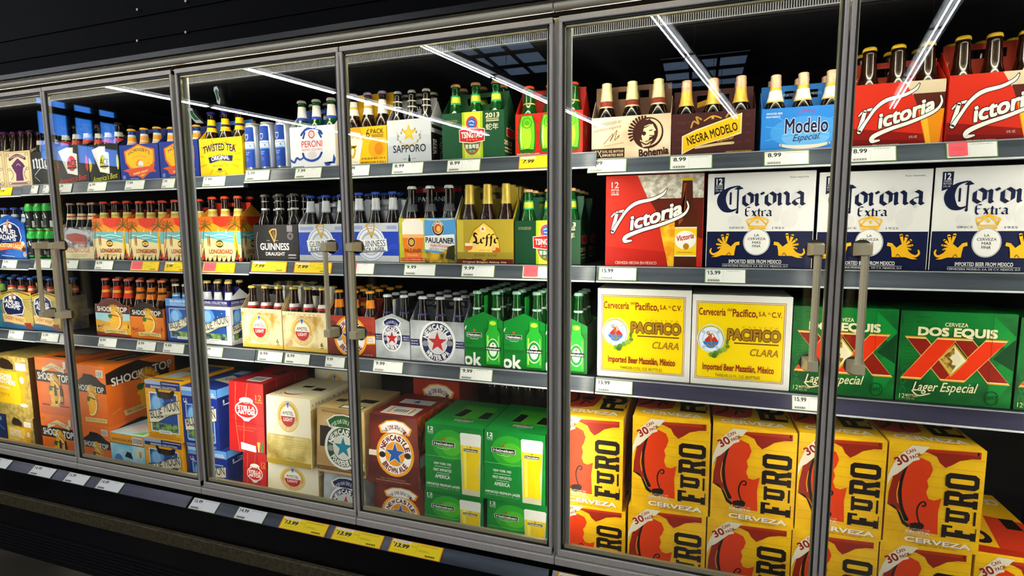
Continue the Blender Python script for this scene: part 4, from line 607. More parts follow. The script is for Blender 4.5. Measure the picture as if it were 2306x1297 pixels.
def heinglass(x, y0, y1, w):
    h = y1-y0
    return [('P', [(x-w*.42,y0),(x+w*.42,y0),(x+w*.5,y1-.02),(x+w*.44,y1),(x-w*.44,y1),(x-w*.5,y1-.02)], 'c9c4a8'), ('P', [(x-w*.4,y0+h*.09),(x+w*.4,y0+h*.09),(x+w*.36,y0+h*.4),(x+w*.47,y0+h*.83),(x-w*.47,y0+h*.83),(x-w*.36,y0+h*.4)], 'efcb0c'), ('P', [(x-w*.3,y0+h*.1),(x-w*.18,y0+h*.1),(x-w*.2,y0+h*.82),(x-w*.36,y0+h*.82)], 'f8e454'), ('P', [(x-w*.47,y0+h*.8),(x+w*.47,y0+h*.8),(x+w*.5,y1-.02),(x+w*.44,y1-.003),(x-w*.44,y1-.003),(x-w*.5,y1-.02)], 'edeae2')] + heinlogo(x, y0+h*.73, w*.66, .045)
HEIN12 = [('E', .42, .72, .3, .22, '2a9a28'), ('E', .45, .7, .18, .14, '4cb02a'), ('T', '12', .09, .93, .1, .055, W, 0, {'b': .03}), ('T', 'PACK', .09, .88, .1, .026, W, 0, {'b': .02}), ('T', '12 FL. OZ.', .09, .855, .09, .014, W), ('S', [(0,.53),(.96,.535)], .006, '6ac870')] + heinlogo(.32, .72, .38, .075) + \
         [('T', s, .3, y, w, h, W, 0, {'b': .02}) for s, y, w, h in (('NEW YORK 1933', .43, .3, .035), ('FIRST IMPORTED', .335, .32, .04), ('AMERICA', .24, .26, .055))] + [('R', .16, .38, .44, .39, '9ad0a0'), ('R', .2, .285, .42, .295, '9ad0a0'), ('T', 'IMPORTED PREMIUM LAGER', .31, .115, .58, .036, W, 0, {'b': .02}), ('T', '12 PACK BOTTLES & 12 FL. OZ.', .31, .075, .56, .018, '9ad0a0')] + heinglass(.79, .03, .92, .36)
FY, FR, FD, FK = noisy('mustard_brick_print', 'd8a00a', 'f2be10', 11, lo=.3, hi=.6), 'd2380e', '8c1e0c', '1a100c'
def furo_letters():
    o = []; x0, xw = .61, .345                           # slab letters, read upwards; (a along the word, b up the letter) -> (u, v)
    def put(pts, v0, vh, col, sx=1., off=0): o.append(('P', [(x0+off+(1-b)*xw*sx, v0+a*vh) for a, b in pts], col))
    put([(0,0),(.62,0),(.62,.14),(.5,.14),(.5,.36),(.72,.36),(.72,.6),(.5,.6),(.5,.84),(.82,.84),(.82,.68),(1,.68),(1,1),(0,1),(0,.86),(.12,.86),(.12,.14),(0,.14)], .125, .125, FK)
    put([(.2,.08),(.34,0),(.72,0),(.88,.1),(.88,.84),(1,.84),(1,1),(.52,1),(.52,.84),(.62,.84),(.62,.22),(.42,.22),(.42,.84),(.52,.84),(.52,1),(0,1),(0,.84),(.1,.84),(.1,.08)], .275, .145, FK, .72, .03)
    o.append(('R', .925, .275, .95, .41, FK))
    put([(0,0),(.5,0),(.5,.14),(.42,.14),(.42,.42),(.52,.42),(.64,.14),(.64,0),(1,0),(1,.14),(.94,.14),(.84,.46),(.96,.58),(.96,.9),(.84,1),(0,1),(0,.86),(.1,.86),(.1,.14),(0,.14)], .435, .16, FK)
    put([(.42,.56),(.64,.56),(.64,.84),(.42,.84)], .435, .16, FY)
    put([(.18,0),(.82,0),(1,.12),(1,.88),(.82,1),(.18,1),(0,.88),(0,.12)], .61, .15, FK); put([(.38,.15),(.62,.15),(.66,.2),(.66,.8),(.62,.85),(.38,.85),(.34,.8),(.34,.2)], .61, .15, FY)
    return o
FURO = [('S', [(.0,v),(.3,v+.005),(.7,v-.003),(1,v)], .003, 'b8860c') for v in (.12,.2,.3,.4,.5,.6,.7,.8,.9)] + \
       [('P', [(.30,.95),(.45,.965),(.95,.98),(.95,.915),(.86,.91),(.74,.88),(.66,.83),(.6,.8),(.54,.84),(.5,.9),(.42,.925)], FD), ('S', [(.36,.945),(.6,.955),(.93,.96)], .03, 'a8300e'),
        ('P', [(.25,.865),(.35,.87),(.44,.84),(.475,.77),(.45,.7),(.42,.66),(.44,.6),(.42,.54),(.45,.48),(.51,.47),(.585,.5),(.56,.36),(.575,.14),(.28,.155),(.24,.22),(.17,.31),(.1,.36),(.015,.38),(.02,.5),(.06,.68),(.14,.8)], FR),
        ('P', [(.015,.38),(.02,.5),(.06,.68),(.14,.8),(.24,.86),(.18,.74),(.13,.58),(.13,.45),(.16,.33),(.1,.36)], FD), ('S', [(.13,.62),(.11,.5),(.13,.4)], .007, 'e8b010'),
        ('S', [(.235,.85),(.18,.74),(.145,.6),(.15,.46),(.18,.34),(.23,.25)], [.008,.02,.026,.026,.03,.04], FK), ('P', [(.0,.385),(.09,.375),(.16,.31),(.2,.24),(.28,.19),(.25,.17),(.19,.2),(.12,.33),(.05,.365)], FK),
        ('P', [(.27,.215),(.33,.23),(.4,.235),(.43,.21),(.41,.17),(.33,.14),(.28,.16)], FK), ('S', [(.38,.22),(.345,.3),(.34,.37),(.37,.43),(.41,.445),(.425,.42),(.405,.4),(.385,.41)], [.012,.014,.014,.014,.014,.014,.012,.01], FK),
        ('P', [(.24,.985),(.425,.985),(.36,.92),(.29,.9),(.33,.855),(.26,.83),(.17,.75),(.1,.69),(.045,.66),(.0,.57),(.0,.66),(.03,.74),(.1,.87)], 'e2d8c0'), ('T', '30', .135, .835, .15, .085, '8c1a14', 33, {'b': .03}), ('T', 'CAN', .225, .925, .11, .035, '8c1a14', 33, {'b': .02}), ('T', 'PACK', .28, .885, .13, .035, '8c1a14', 33, {'b': .02}),
        *furo_letters(), ('R', .955, .125, .965, .25, FK), ('R', .61, .125, .625, .25, FK),
        ('T', 'HECHO DE', .39, .165, .2, .016, 'd8c4b0'), ('T', 'RECETA', .36, .135, .26, .026, 'e6dcd0', 0, {'b': .02}), ('T', 'TRADICIONAL', .37, .108, .32, .016, 'd8c4b0'),
        ('T', 'CERVEZA', .585, .055, .7, .05, 'a87a4a', 0, {'b': .03}), ('T', 'CERVEZA', .575, .06, .7, .05, 'efe8dc', 0, {'b': .03}), ('T', '\u00a1IMPORTADA!', .58, .014, .42, .016, '9a5a14')]
FURO_T = [('P', [(.0,.24),(.0,1),(.5,1),(.55,.5),(.5,.28),(.3,.2)], 'c83418'), ('S', [(.06,.3),(.2,.42),(.16,.6)], .03, FK), ('S', [(.3,.3),(.34,.42),(.42,.36)], .02, FK), ('T', 'FU', .78, .42, .4, .36, FK, 90, {'b': .05}), ('R', .955, .3, .97, .4, FK), ('T', 'RECETA', .34, .22, .2, .03, 'e6dcd0'), ('T', 'CERVEZA', .5, .13, .8, .08, 'efe8dc', 0, {'b': .03}), ('T', '\u00a1IMPORTADA!', .52, .065, .5, .025, '9a5a14'), ('P', [(.28,.44),(.44,.44),(.47,.52),(.36,.56),(.25,.5)], '120c08'), ('P', [(.6,.44),(.76,.44),(.79,.52),(.68,.56),(.57,.5)], '120c08')]
STEL = [('P', [(.62,1),(1,1),(1,0),(.85,0)], 'c01c1c'), ('S', [(.2,1),(.18,.5),(.3,0)], .005, 'd0924a'), ('S', [(.55,1),(.45,.6),(.4,0)], .005, 'd0924a'), ('S', [(.0,.44),(1,.41)], .006, '5c0c10'), ('E', .5, .61, .33, .13, 'e4e0d6'), ('E', .5, .74, .2, .05, 'e4e0d6'), ('P', [(.3,.52),(.7,.52),(.56,.45),(.44,.45)], 'e4e0d6'), ('E', .5, .61, .3, .11, 'c01c1c'), ('S', [(.34,.74),(.5,.7),(.66,.74)], .012, '8a8070'), ('T', 'STELLA', .5, .64, .5, .06, W, 0, {'b': .04}), ('T', 'ARTOIS', .5, .575, .5, .06, W, 0, {'b': .04}), ('T', '12', .86, .8, .17, .08, 'd8a44a'), ('R', .76, .73, .97, .74, 'd8a44a'),
        ('T', 'ORIGINALLY CRAFTED', .5, .36, .55, .022, 'c06a4a'), ('T', 'FOR THE HOLIDAYS', .5, .32, .45, .022, 'c06a4a'), ('P', [(.33,.14),(.75,.11),(.76,.02),(.34,.04)], 'e4e0dc'), ('P', [(.79,.17),(.88,.17),(.86,.08),(.81,.08)], 'e8b83a'), ('R', .82, .03, .85, .08, 'e4dcc0'), ('P', [(.91,.2),(.94,.2),(.96,.12),(.96,.03),(.89,.03),(.89,.12)], '2a7a2c')]
TAN = noisy('kraft_print', 'a9854e', 'd2b27c', 5)
FOUND = [('R', .06, .4, .3, .72, '2c2214'), ('S', [(.1,.95),(.8,.92)], .02, '8a6a3a'), ('R', .0, .04, 1, .1, '5a4220'), ('T', 'NEWCASTLE FOUNDERS ALE BREWED IN ENGLAND', .5, .07, .9, .02, 'b8985a')] + newc(.56, .42, .34, .3, '264a24', W, 'd8d4c4', '1c7a92', "FOUNDERS' ALE", None, W, 'From the One & Only', ('2c5a2a', 'cfe0c0')) + [('R', .72, .12, .98, .22, 'e4e0d8')]
WERE = newc(.56, .42, .36, .3, '1a1c46', W, 'c8ccd0', 'b8242a', 'WINTER IPA', None, W, 'From the One & Only', ('1a1c46', 'c8ccdc'))
BRN = [('R', .0, .4, .22, .48, 'e2d8c8'), ('S', [(0,.5),(1,.48)], .004, '8a4a2a')] + newc(.54, .46, .33, .29, W, '6e1a1a', 'd88c14', '1f4f9e', 'BROWN ALE', 'e89a18', 'e89a18', 'The One and Only', (W, '7a1c1c'), '2a1c10') + [('T', 'ENJOY THE ONE AND ONLY', .5, .09, .5, .018, 'd0a08a'), ('T', 'NEWCASTLE BROWN ALE RESPONSIBLY', .5, .06, .7, .018, 'd0a08a')]
BRN_S = [('E', .55, .62, .4, .25, 'e89a18'), ('E', .55, .62, .35, .215, W), ('A', 'The One and Only', .55, .62, .28, .17, 175, 5, .05, '7a1c1c', .01), ('R', .05, .26, 1, .44, 'e89a18'), ('R', .05, .28, 1, .42, W), ('T', 'IMPORTED', .5, .37, .6, .03, 'b0402a'), ('T', 'FROM ENGLAND', .5, .32, .7, .03, 'b0402a')]
WID = [('R', 0, .2, .72, .75, 'e6b418'), ('P', [(.2,.88),(.3,.97),(.5,.93),(.6,.86),(.58,.78),(.3,.78),(.2,.82)], '2a1c10'), ('T', 'WIDMER', .3, .66, .46, .09, W, -5, {'b': .03}), ('T', 'BROTHERS', .34, .57, .54, .09, W, -5, {'b': .03}), ('T', 'HEFEWEIZEN', .26, .47, .36, .035, W, -5), ('T', 'HEFE', .28, .35, .3, .05, 'b06a10', -5), ('P', [(.66,.86),(.92,.86),(.9,.6),(.84,.4),(.86,.22),(.7,.22),(.74,.4),(.68,.6)], 'd89a24'), ('R', .655, .78, .925, .9, 'ece2cc'), ('E', .79, .62, .06, .06, 'e6dcc0'), ('E', .78, .2, .1, .03, 'ece2cc'), ('T', 'D1C86', .84, .95, .2, .04, 'e0d8c0')]
SHV = [('R', 0, .58, 1, .78, '1c1510')] + slice_(.5, .46, .22, 1.) + [('P', [(.2,.82),(.5,.93),(.84,.84),(.84,.76),(.5,.85),(.2,.74)], 'dccba0'), ('T', 'VARIETY PACK', .52, .83, .5, .04, '3a2410', 0, {'arc': .6}), ('T', 'SHOCK', .28, .68, .46, .13, W, 0, {'b': .03}), ('E', .565, .66, .04, .04, 'e8b01c'), ('T', 'TOP', .79, .67, .3, .13, W, 0, {'b': .03}), ('R', .1, .17, .9, .2, '8c1c10'), ('R', .35, .17, .62, .2, 'e0b818'), ('R', .5, .22, .58, .45, '3a200e'), ('R', .66, .22, .74, .45, '3a200e'), ('P', [(.5,.42),(.52,.55),(.56,.55),(.58,.42)], '3a200e'), ('P', [(.66,.42),(.68,.55),(.72,.55),(.74,.42)], '3a200e'), ('R', .5, .27, .58, .36, 'd8a03a'), ('R', .66, .27, .74, .36, 'c88a2a'), ('R', .04, .02, .96, .15, 'c85a10'), ('T', '12', .1, .93, .08, .035, '5a2408'), ('R', .82, .84, .9, .96, 'd8d4cc')]
SHE = [('P', [(0,.55),(1,.55),(1,.7),(.85,.74),(.7,.82),(.45,.86),(.2,.78),(0,.7)], '1c1510'), ('P', [(.24,.8),(.3,.86),(.6,.85),(.66,.76),(.5,.74),(.3,.75)], '0a0705')] + slice_(.5, .42, .2, 1.05) + [('T', 'SHOCK', .27, .62, .44, .1, W, 0, {'b': .02}), ('E', .54, .6, .035, .03, 'e8b01c'), ('T', 'TOP', .77, .61, .32, .1, W, 0, {'b': .02}), ('P', [(.25,.12),(.95,.13),(.95,.06),(.25,.05)], 'dcc47a'), ('T', 'BELGIAN WHITE', .6, .09, .6, .03, '4a2c10'), ('R', .72, .82, .94, .94, 'e0dcd4'), *[('R', .74+.03*i, .83, .752+.03*i, .92, '222'*2) for i in range(6)]]
SHS = [('P', [(0,.7),(.9,.62),(.9,.82),(.64,.9),(.45,1.0),(.2,.95),(0,.88)], '1c1510')] + slice_(.55, .5, .26, .8) + [('T', 'SHOCK', .3, .74, .46, .14, W, 4, {'b': .02, 'o': '1c1208', 'ow': .02}), ('E', .6, .76, .035, .04, 'e8b01c'), ('T', 'TOP', .8, .79, .3, .15, W, 4, {'b': .02, 'o': '1c1208', 'ow': .02}), ('P', [(.2,.2),(.7,.24),(.7,.15),(.22,.1)], 'dcc47a'), ('T', 'BELGIAN WHITE', .46, .17, .42, .05, '4a2c10', 2), ('S', [(.06,.2),(.16,.26)], .02, 'c89a3c'), ('P', [(.8,.0),(1,.05),(1,.25),(.88,.2)], '241812')]
# ------------------------------------------------------------------ shelves, rails and price tags
YR, YF = .235, .258                     # rail front and product front, measured from the door face
MODX = [-3.55, -2.755, -1.362, .078, 1.5]
def mod(x): return max(0, min(3, sum(x > m for m in MODX[1:4])))
# packs: name, row, px left, px right, py front top, py bottom, py bottle top (or None), style, art...
P = []
def pk(*a, **k): P.append((a, k))
RG = {}
def shelf_levels():
    acc = {}
    for a, k in P:
        row, x0, x1, yb = a[1], a[2], a[3], a[5]
        p = at((x0+x1)/2, yb, k.get('y', YF)); acc.setdefault((row, mod(p.x)), []).append(p.z)
    for r in (1,2,3):
        for m in range(4):
            v = acc.get((r,m)) or acc.get((r,m+1)) or acc.get((r,m-1)); RG[r,m] = sum(v)/len(v)
rail_m = noisy('price_rail_plastic', '30343a', '50565e', 30, rough=.22, stretch=(.06,1,1), lo=.3, hi=.7)
rail_p = noisy('violet_rail_plastic', '2a2838', '3c3a50', 30, rough=.25, stretch=(.06,1,1), lo=.3, hi=.7)
def shelves():
    for r in (1,2,3):
        for m in range(4):
            z = RG[r,m]; x0, x1 = MODX[m]+.002, MODX[m+1]-.002
            t = empty('cooler_shelf', ((x0+x1)/2, .4, z-.012)); L = (x1-x0)/2
            tag(t, f"dark {('top','middle','lower')[r-1]} cooler shelf of the {('far left','left','centre','right')[m]} bay, price rail on its front", 'shelf', 'cooler shelves with price rails')
            b = MB(); b.box((-L,YR+.012-.4,-.006), (L,.36,.012), C('141416', .5)); b.build('deck', t)
            b = MB(); mm = rail_p if (r == 3 and m == 3) else rail_m
            o = lambda y, zz: (y-.4, zz+.012)
            prof = [o(YR+.012,.0), o(YR,-.002), o(YR-.012,-.046), o(YR-.010,-.052), o(YR+.012,-.052)]
            vs = [(-L,y,zz) for y, zz in prof]+[(L,y,zz) for y, zz in prof]; n = len(prof)
            b.add(vs, [(i,i+1,n+i+1,n+i) for i in range(n-1)]+[(n-1,0,n,2*n-1),tuple(range(n-1,-1,-1)),tuple(range(n,2*n))], mm)
            b.cbox((-L,YR-.0145-.4,-.0405), (L,YR-.011-.4,-.035), C('c9ccd0', .3), .0012); b.cbox((-L,YR-.003-.4,.009), (L,YR+.001-.4,.0125), C('8c9096', .3), .001)
            b.build('price_rail', t)
    # outside rail below the doors
    for n, (x0, x1) in enumerate(((-3.5,-1.47), (-1.455,-.012), (.0,1.5))):
        t = empty('outer_price_rail', ((x0+x1)/2, -.02, Z(-.05))); L = (x1-x0)/2
        tag(t, f"sloping {('dark violet','grey','pale grey')[n]} price rail under the doors, {('left piece with an open end','middle piece','right piece')[n]}", 'price rail', 'price rails below the doors')
        b = MB(); vs = []
        prof = [(0,.014), (-.034,-.015), (-.033,-.018), (0,-.018)]
        vs = [(-L,y,z) for y, z in prof]+[(L,y,z) for y, z in prof]
        b.add(vs, [(i,i+1,5+i,4+i) for i in range(3)]+[(3,0,4,7),(3,2,1,0),(4,5,6,7)], (rail_p, rail_m, noisy('pale_rail_plastic', '8c8a84', 'a8a69c', 30, rough=.3, stretch=(.06,1,1)))[n])
        b.build('rail_strip', t)
WHAT = (('plumed', 'BOHEMIA 6PK BTL'), ('maroon ribbon', 'NEGRA MODELO 6PK BTL'), ('sky-blue', 'MODELO ESPECIAL 6PK BTL'), ('left red script', 'VICTORIA 6PK BTL'), ('right red script', 'CARTA BLANCA 6PK BTL'), ('red twelve', 'VICTORIA 12PK BTL'), ('crown', 'CORONA 12PK BTL'), ('life ring', 'PACIFICO 12PK BTL'), ('double-cross', 'DOS EQUIS 12PK BTL'), ('gabled green', 'HEINEKEN 6PK BTL'), ('wheat beer', 'PAULANER HEFE WEIZEN 6PK BTL'), ('gothic arch', 'LEFFE BLONDE 6PK BTL'), ('kraft tan', 'NEWCASTLE SEASONAL 12PK BTL'), ('red-brown', 'NEWCASTLE 12PK BTL'), ('bright green', 'HEINEKEN 12PK BTL'), ('deep red', 'STELLA ARTOIS 12PK BTL'), ('cream gold', 'AMSTEL LIGHT 12PK BTL'))
def pricetag(x, y0, z0, y1, z1, w, price, kind, label):
    line = next((t for k, t in WHAT if k in label), '6PK BTL')
    """front face runs from bottom (y0, z0) to top (y1, z1)"""
    t = MB(); d = Vector((0, y1-y0, z1-z0)); h = d.length; nn = Vector((0, -(z1-z0), y1-y0)).normalized()*.0012
    bl, br, tr, tl = Vector((-w/2,0,0)), Vector((w/2,0,0)), Vector((w/2,0,0))+d, Vector((-w/2,0,0))+d
    edge = {'w': '6d8a4a', 'y': 'e0801c', 'p': '6d8a4a', 'q': 'e0801c'}[kind]
    t.hexa([bl, br, br-nn, bl-nn, tl, tr, tr-nn, tl-nn], edge)
    F = Face(bl, br, tr, tl); e = .02; base = 'e6e5e2' if kind in 'wp' else 'f3d614'; ink = '26241f'
    ops = [('R', e, .04, 1-e, .96, base)]
    if kind in 'wp':
        ops += [('T', '$', .06, .84, .025, .12, ink), ('T', price, .235, .74, .3, .3, ink, 0, {'b': .025}), ('R', .45, .12, .454, .9, 'a8a6a0'), ('T', line, .69, .86, min(.44, .022*len(line)), .07, '55524c'), ('R', .08, .32, .3, .33, 'b0aea8')] + [('R', .07+.02*i, .1, .07+.02*i+(.013 if i % 3 else .008), .25, '4a4844') for i in range(15)]
    else:
        ops += [('R', .04, .8, .4, .95, 'e6e2e0'), ('T', 'Extra Low Price', .22, .87, .24, .06, '7a5a5a', 0, {'s': .3}), ('T', '$', .07, .7, .03, .14, ink), ('T', price, .23, .57, .28, .3, ink, 0, {'b': .04, 's': .2}), ('T', '$15.99', .46, .66, .09, .07, '6a5a10'), ('R', .52, .3, .524, .88, '8a7a14'), ('T', line, .74, .84, min(.4, .02*len(line)), .06, '6a5a10'), ('R', .56, .5, .74, .52, '8a7a14'), ('R', .56, .42, .78, .44, '8a7a14'), ('R', .1, .22, .3, .24, 'a8941c')] + [('R', .7+.016*i, .12, .7+.016*i+(.011 if i % 3 else .006), .24, '4a3c10') for i in range(12)]
    if kind in 'pq': ops += [('R', .04, .14, .42, 1.02 if kind == 'p' else .95, 'e85a66'), ('T', 'Temporarily', .23, .68, .26, .07, '8c1a2a'), ('T', 'out of Stock', .23, .55, .26, .07, '8c1a2a')]
    art(t, F, ops)
    o = t.build('price_tag', None, (x, y0, z0)); tag(o, label, 'price tag', 'price tags on the shelf rails')
    return o
# ------------------------------------------------------------------ bottles, carriers, cartons, cans
PROF = {'long': [(.0292,0),(.0305,.004),(.0305,.118),(.0292,.131),(.0235,.148),(.0180,.166),(.0152,.188),(.0138,.208),(.0148,.210),(.0148,.216),(.0136,.218),(.0136,.2255)],
        'bull': [(.0292,0),(.0305,.004),(.0305,.122),(.0290,.136),(.0235,.150),(.0198,.166),(.0186,.184),(.0160,.206),(.0163,.209),(.0160,.216),(.0145,.218),(.0145,.2255)],
        'slim': [(.0292,0),(.0300,.004),(.0300,.128),(.0270,.142),(.0190,.152),(.0165,.160),(.0150,.185),(.0136,.210),(.0146,.212),(.0146,.217),(.0134,.219),(.0134,.2255)]}
def rad(shape, z):
    p = PROF[shape]
    for (r0,z0),(r1,z1) in zip(p[:-1], p[1:]):
        if z0 <= z <= z1: return r0+(r1-r0)*(z-z0)/max(z1-z0,1e-6)
    return p[-1][0]
GL = {'brown': bottle_glass('brown_bottle_glass', '2a1206', .35), 'dark': bottle_glass('dark_bottle_glass', '0e0806', .1), 'green': bottle_glass('green_bottle_glass', '0c5a1c', .45), 'clear': bottle_glass('blue_bottle_glass', '1a3a8a', .3)}
# glass colour, shape, cap colour, cap words, bands [(z0, z1, colour)], foil colour
BT = {'purplecap': ('brown','long','5c2c62','purple cap',[],None), 'plain': ('dark','long','1c1a1c','black cap',[(.168,.186,'c8b8b0')],None), 'ace': ('dark','long','2a2220','dark cap',[(.172,.19,'c0c0b8'),(.15,.166,'a8342a')],None),
      'horn': ('clear','long','e0a020','yellow cap',[(.15,.2,'c0c4cc'),(.16,.19,'e09a2a')],None), 'tea': ('brown','long','2a2a8a','blue cap',[(.155,.198,'f0bc14'),(.17,.178,'1c1c40')],None), 'peroni': ('green','long','e6e4e0','white cap',[(.165,.205,W),(.158,.168,'2a48a8'),(.18,.19,'ece6e4')],None),
      'singha': ('brown','long','b8a4d0','lilac cap',[(.156,.2,W),(.176,.184,'d8b04a')],None), 'sapp': ('dark','bull','d0cec8','silver cap',[(.172,.176,'c8c4bc'),(.19,.194,'c8c4bc')],None), 'tsing': ('green','long','d8a878','tan cap',[(.165,.192,'2a9a5a'),(.17,.187,'c8d040')],None),
      'lucky': ('green','bull','d8401c','red cap',[(.166,.17,'c8a83a')],None), 'bohemia': ('dark','bull','d2cc9a','gold foil cap',[(.158,.174,'7a2a20')],('d0c896',.154)), 'negra': ('dark','long','d8a07a','copper foil cap',[],('dcae4a',.15,'d8a888',.186)),
      'modelo': ('dark','long','e0b48c','copper foil cap',[(.15,.182,W)],('d8b43a',.146,'deb698',.184)), 'victoria': ('brown','bull','ecc434','yellow cap',[],None), 'sam': ('brown','long','2a4a9a','blue cap',[(.16,.196,'b8c8d4'),(.176,.184,'3a6aa8')],None), 'redb': ('dark','long','c8907a','tan cap',[(.158,.182,'e6d2a4'),(.168,.173,'b83a2a')],None),
      'kona': ('brown','long','e04a30','red cap',[(.156,.182,'dccb78'),(.163,.175,'c8a43c')],None), 'guin': ('dark','slim','5a5452','dark silver cap',[(.172,.178,'c8c4c0'),(.2,.203,'a8a4a0')],None), 'blkl': ('dark','long','2a4aa8','blue cap',[(.168,.206,'c4c6ca'),(.166,.17,'8a8e96')],None),
      'paul': ('dark','long','d8d4cc','white cap',[(.15,.172,'4a4a50')],None), 'leffe': ('brown','long','c8ae52','gold foil cap',[],('c6aa4c',.172)), 'cherry': ('brown','long','3a5aa0','blue cap',[(.16,.19,'b83a28'),(.17,.18,'dcb890')],None), 'green6': ('brown','long','3a5aa0','blue cap',[(.16,.19,'7a9a3a')],None),
      'shockr': ('brown','long','d86a5a','coral cap',[(.15,.196,'c8301c'),(.165,.18,'e0a82a')],None), 'shockb': ('brown','long','e0784a','orange cap',[(.15,.196,'d8741c'),(.165,.18,'3a2810')],None), 'moonb': ('brown','long','d8d0b0','cream cap',[(.156,.19,'4a8ad0'),(.178,.183,'e0d8b0')],None), 'moonw': ('brown','long','d8c07a','gold cap',[(.15,.186,'e2e4e8'),(.186,.192,'1a2050')],None),
      'amstel': ('brown','long','d8bc5a','gold cap',[(.146,.166,'e4e0dc'),(.146,.154,'b8281c')],None), 'newc': ('dark','long','e8a02a','orange cap',[(.165,.194,'e8861c')],None), 'ipa': ('dark','long','d8d8d8','white cap',[(.16,.166,'3a3a7a')],None), 'hein': ('green','long','9ac8b0','pale green cap',[(.17,.176,'c8d8d0')],None)}
PROTO = {}
def bottle(kind, loc, scale, label, group):
    g, shape, cap, capw, bands, foil = BT[kind]
    if kind not in PROTO:
        t = empty('beer_bottle', loc)
        b = MB(); b.lathe(PROF[shape], GL[g], 20); b.build('glass_body', t)
        if foil:
            col = foil[0]; zs = [foil[1]+(.228-foil[1])*i/9 for i in range(10)]
            b = MB(); fm = lambda h: noisy('foil_'+h, h, h, 90, rough=.32, metal=.35, bump=.5)
            prof = [(rad(shape, min(z,.2255))+.0009+.0003*(i % 2), z) for i, z in enumerate(zs)]
            if len(foil) > 2:
                k = [i for i, z in enumerate(zs) if z >= foil[3]][0]
                b.lathe(prof[:k+1], fm(col), 20, close=False); b.lathe(prof[k:], fm(foil[2]), 20, close=False)
            else: b.lathe(prof, fm(col), 20, close=False)
            b.lathe([prof[-1], (.011,.2305), (.004,.231)], fm(foil[2] if len(foil) > 2 else col), 20); b.build('foil_wrap', t)
        else:
            b = MB(); b.lathe([(.0168,.2178),(.0163,.2200),(.0153,.2240),(.0130,.2264),(.005,.2270)], C(cap, .35), 28, crimp=.06); b.build('bottle_cap', t)
        if bands:
            b = MB()
            for j, (z0, z1, c) in enumerate(bands):
                zs = [z0+(z1-z0)*i/4 for i in range(5)]; b.lathe([(rad(shape,z)+.0004+.0002*j+(.0014 if foil else 0), z) for z in zs], C(c, .4), 20, close=False)
            b.build('neck_label', t)
        PROTO[kind] = t; t.scale = (scale,)*3
    else: t = dup(PROTO[kind], loc, scale)
    tag(t, label, 'bottle', group); return t
def slab(b, pts, axis, c0, c1, m):
    """polygon pts in the other two axes, extruded along axis from c0 to c1"""
    mk = (lambda u, v, c: (c, u, v)) if axis == 'x' else (lambda u, v, c: (u, c, v))
    n = len(pts); vs = [mk(u, v, c0) for u, v in pts]+[mk(u, v, c1) for u, v in pts]
    b.add(vs, [tuple(range(n)), tuple(range(2*n-1,n-1,-1))]+[(i,n+i,n+(i+1)%n,(i+1)%n) for i in range(n)], m)
ARCH = [(0,0),(1,0),(1,.82),(.8,.84),(.66,.95),(.45,1),(.24,.95),(.1,.82),(0,.8)]
HUMP = [(0,0),(1,0),(1,.8),(.85,.87),(.65,.97),(.5,1),(.35,.97),(.15,.87),(0,.8)]
def lab(pos, kind, desc):
    for s in (f"{pos} {BT[kind][0].replace('clear', 'blue')} bottle, {BT[kind][3]}, in the {desc}", f"{pos} {BT[kind][0].replace('clear', 'blue')} bottle in the {desc}", f"{pos} bottle in the {desc}", f"{pos} bottle in {desc.split(',')[0]}"):
        if len(s.replace('-', ' ').split()) <= 16: return s
    return s
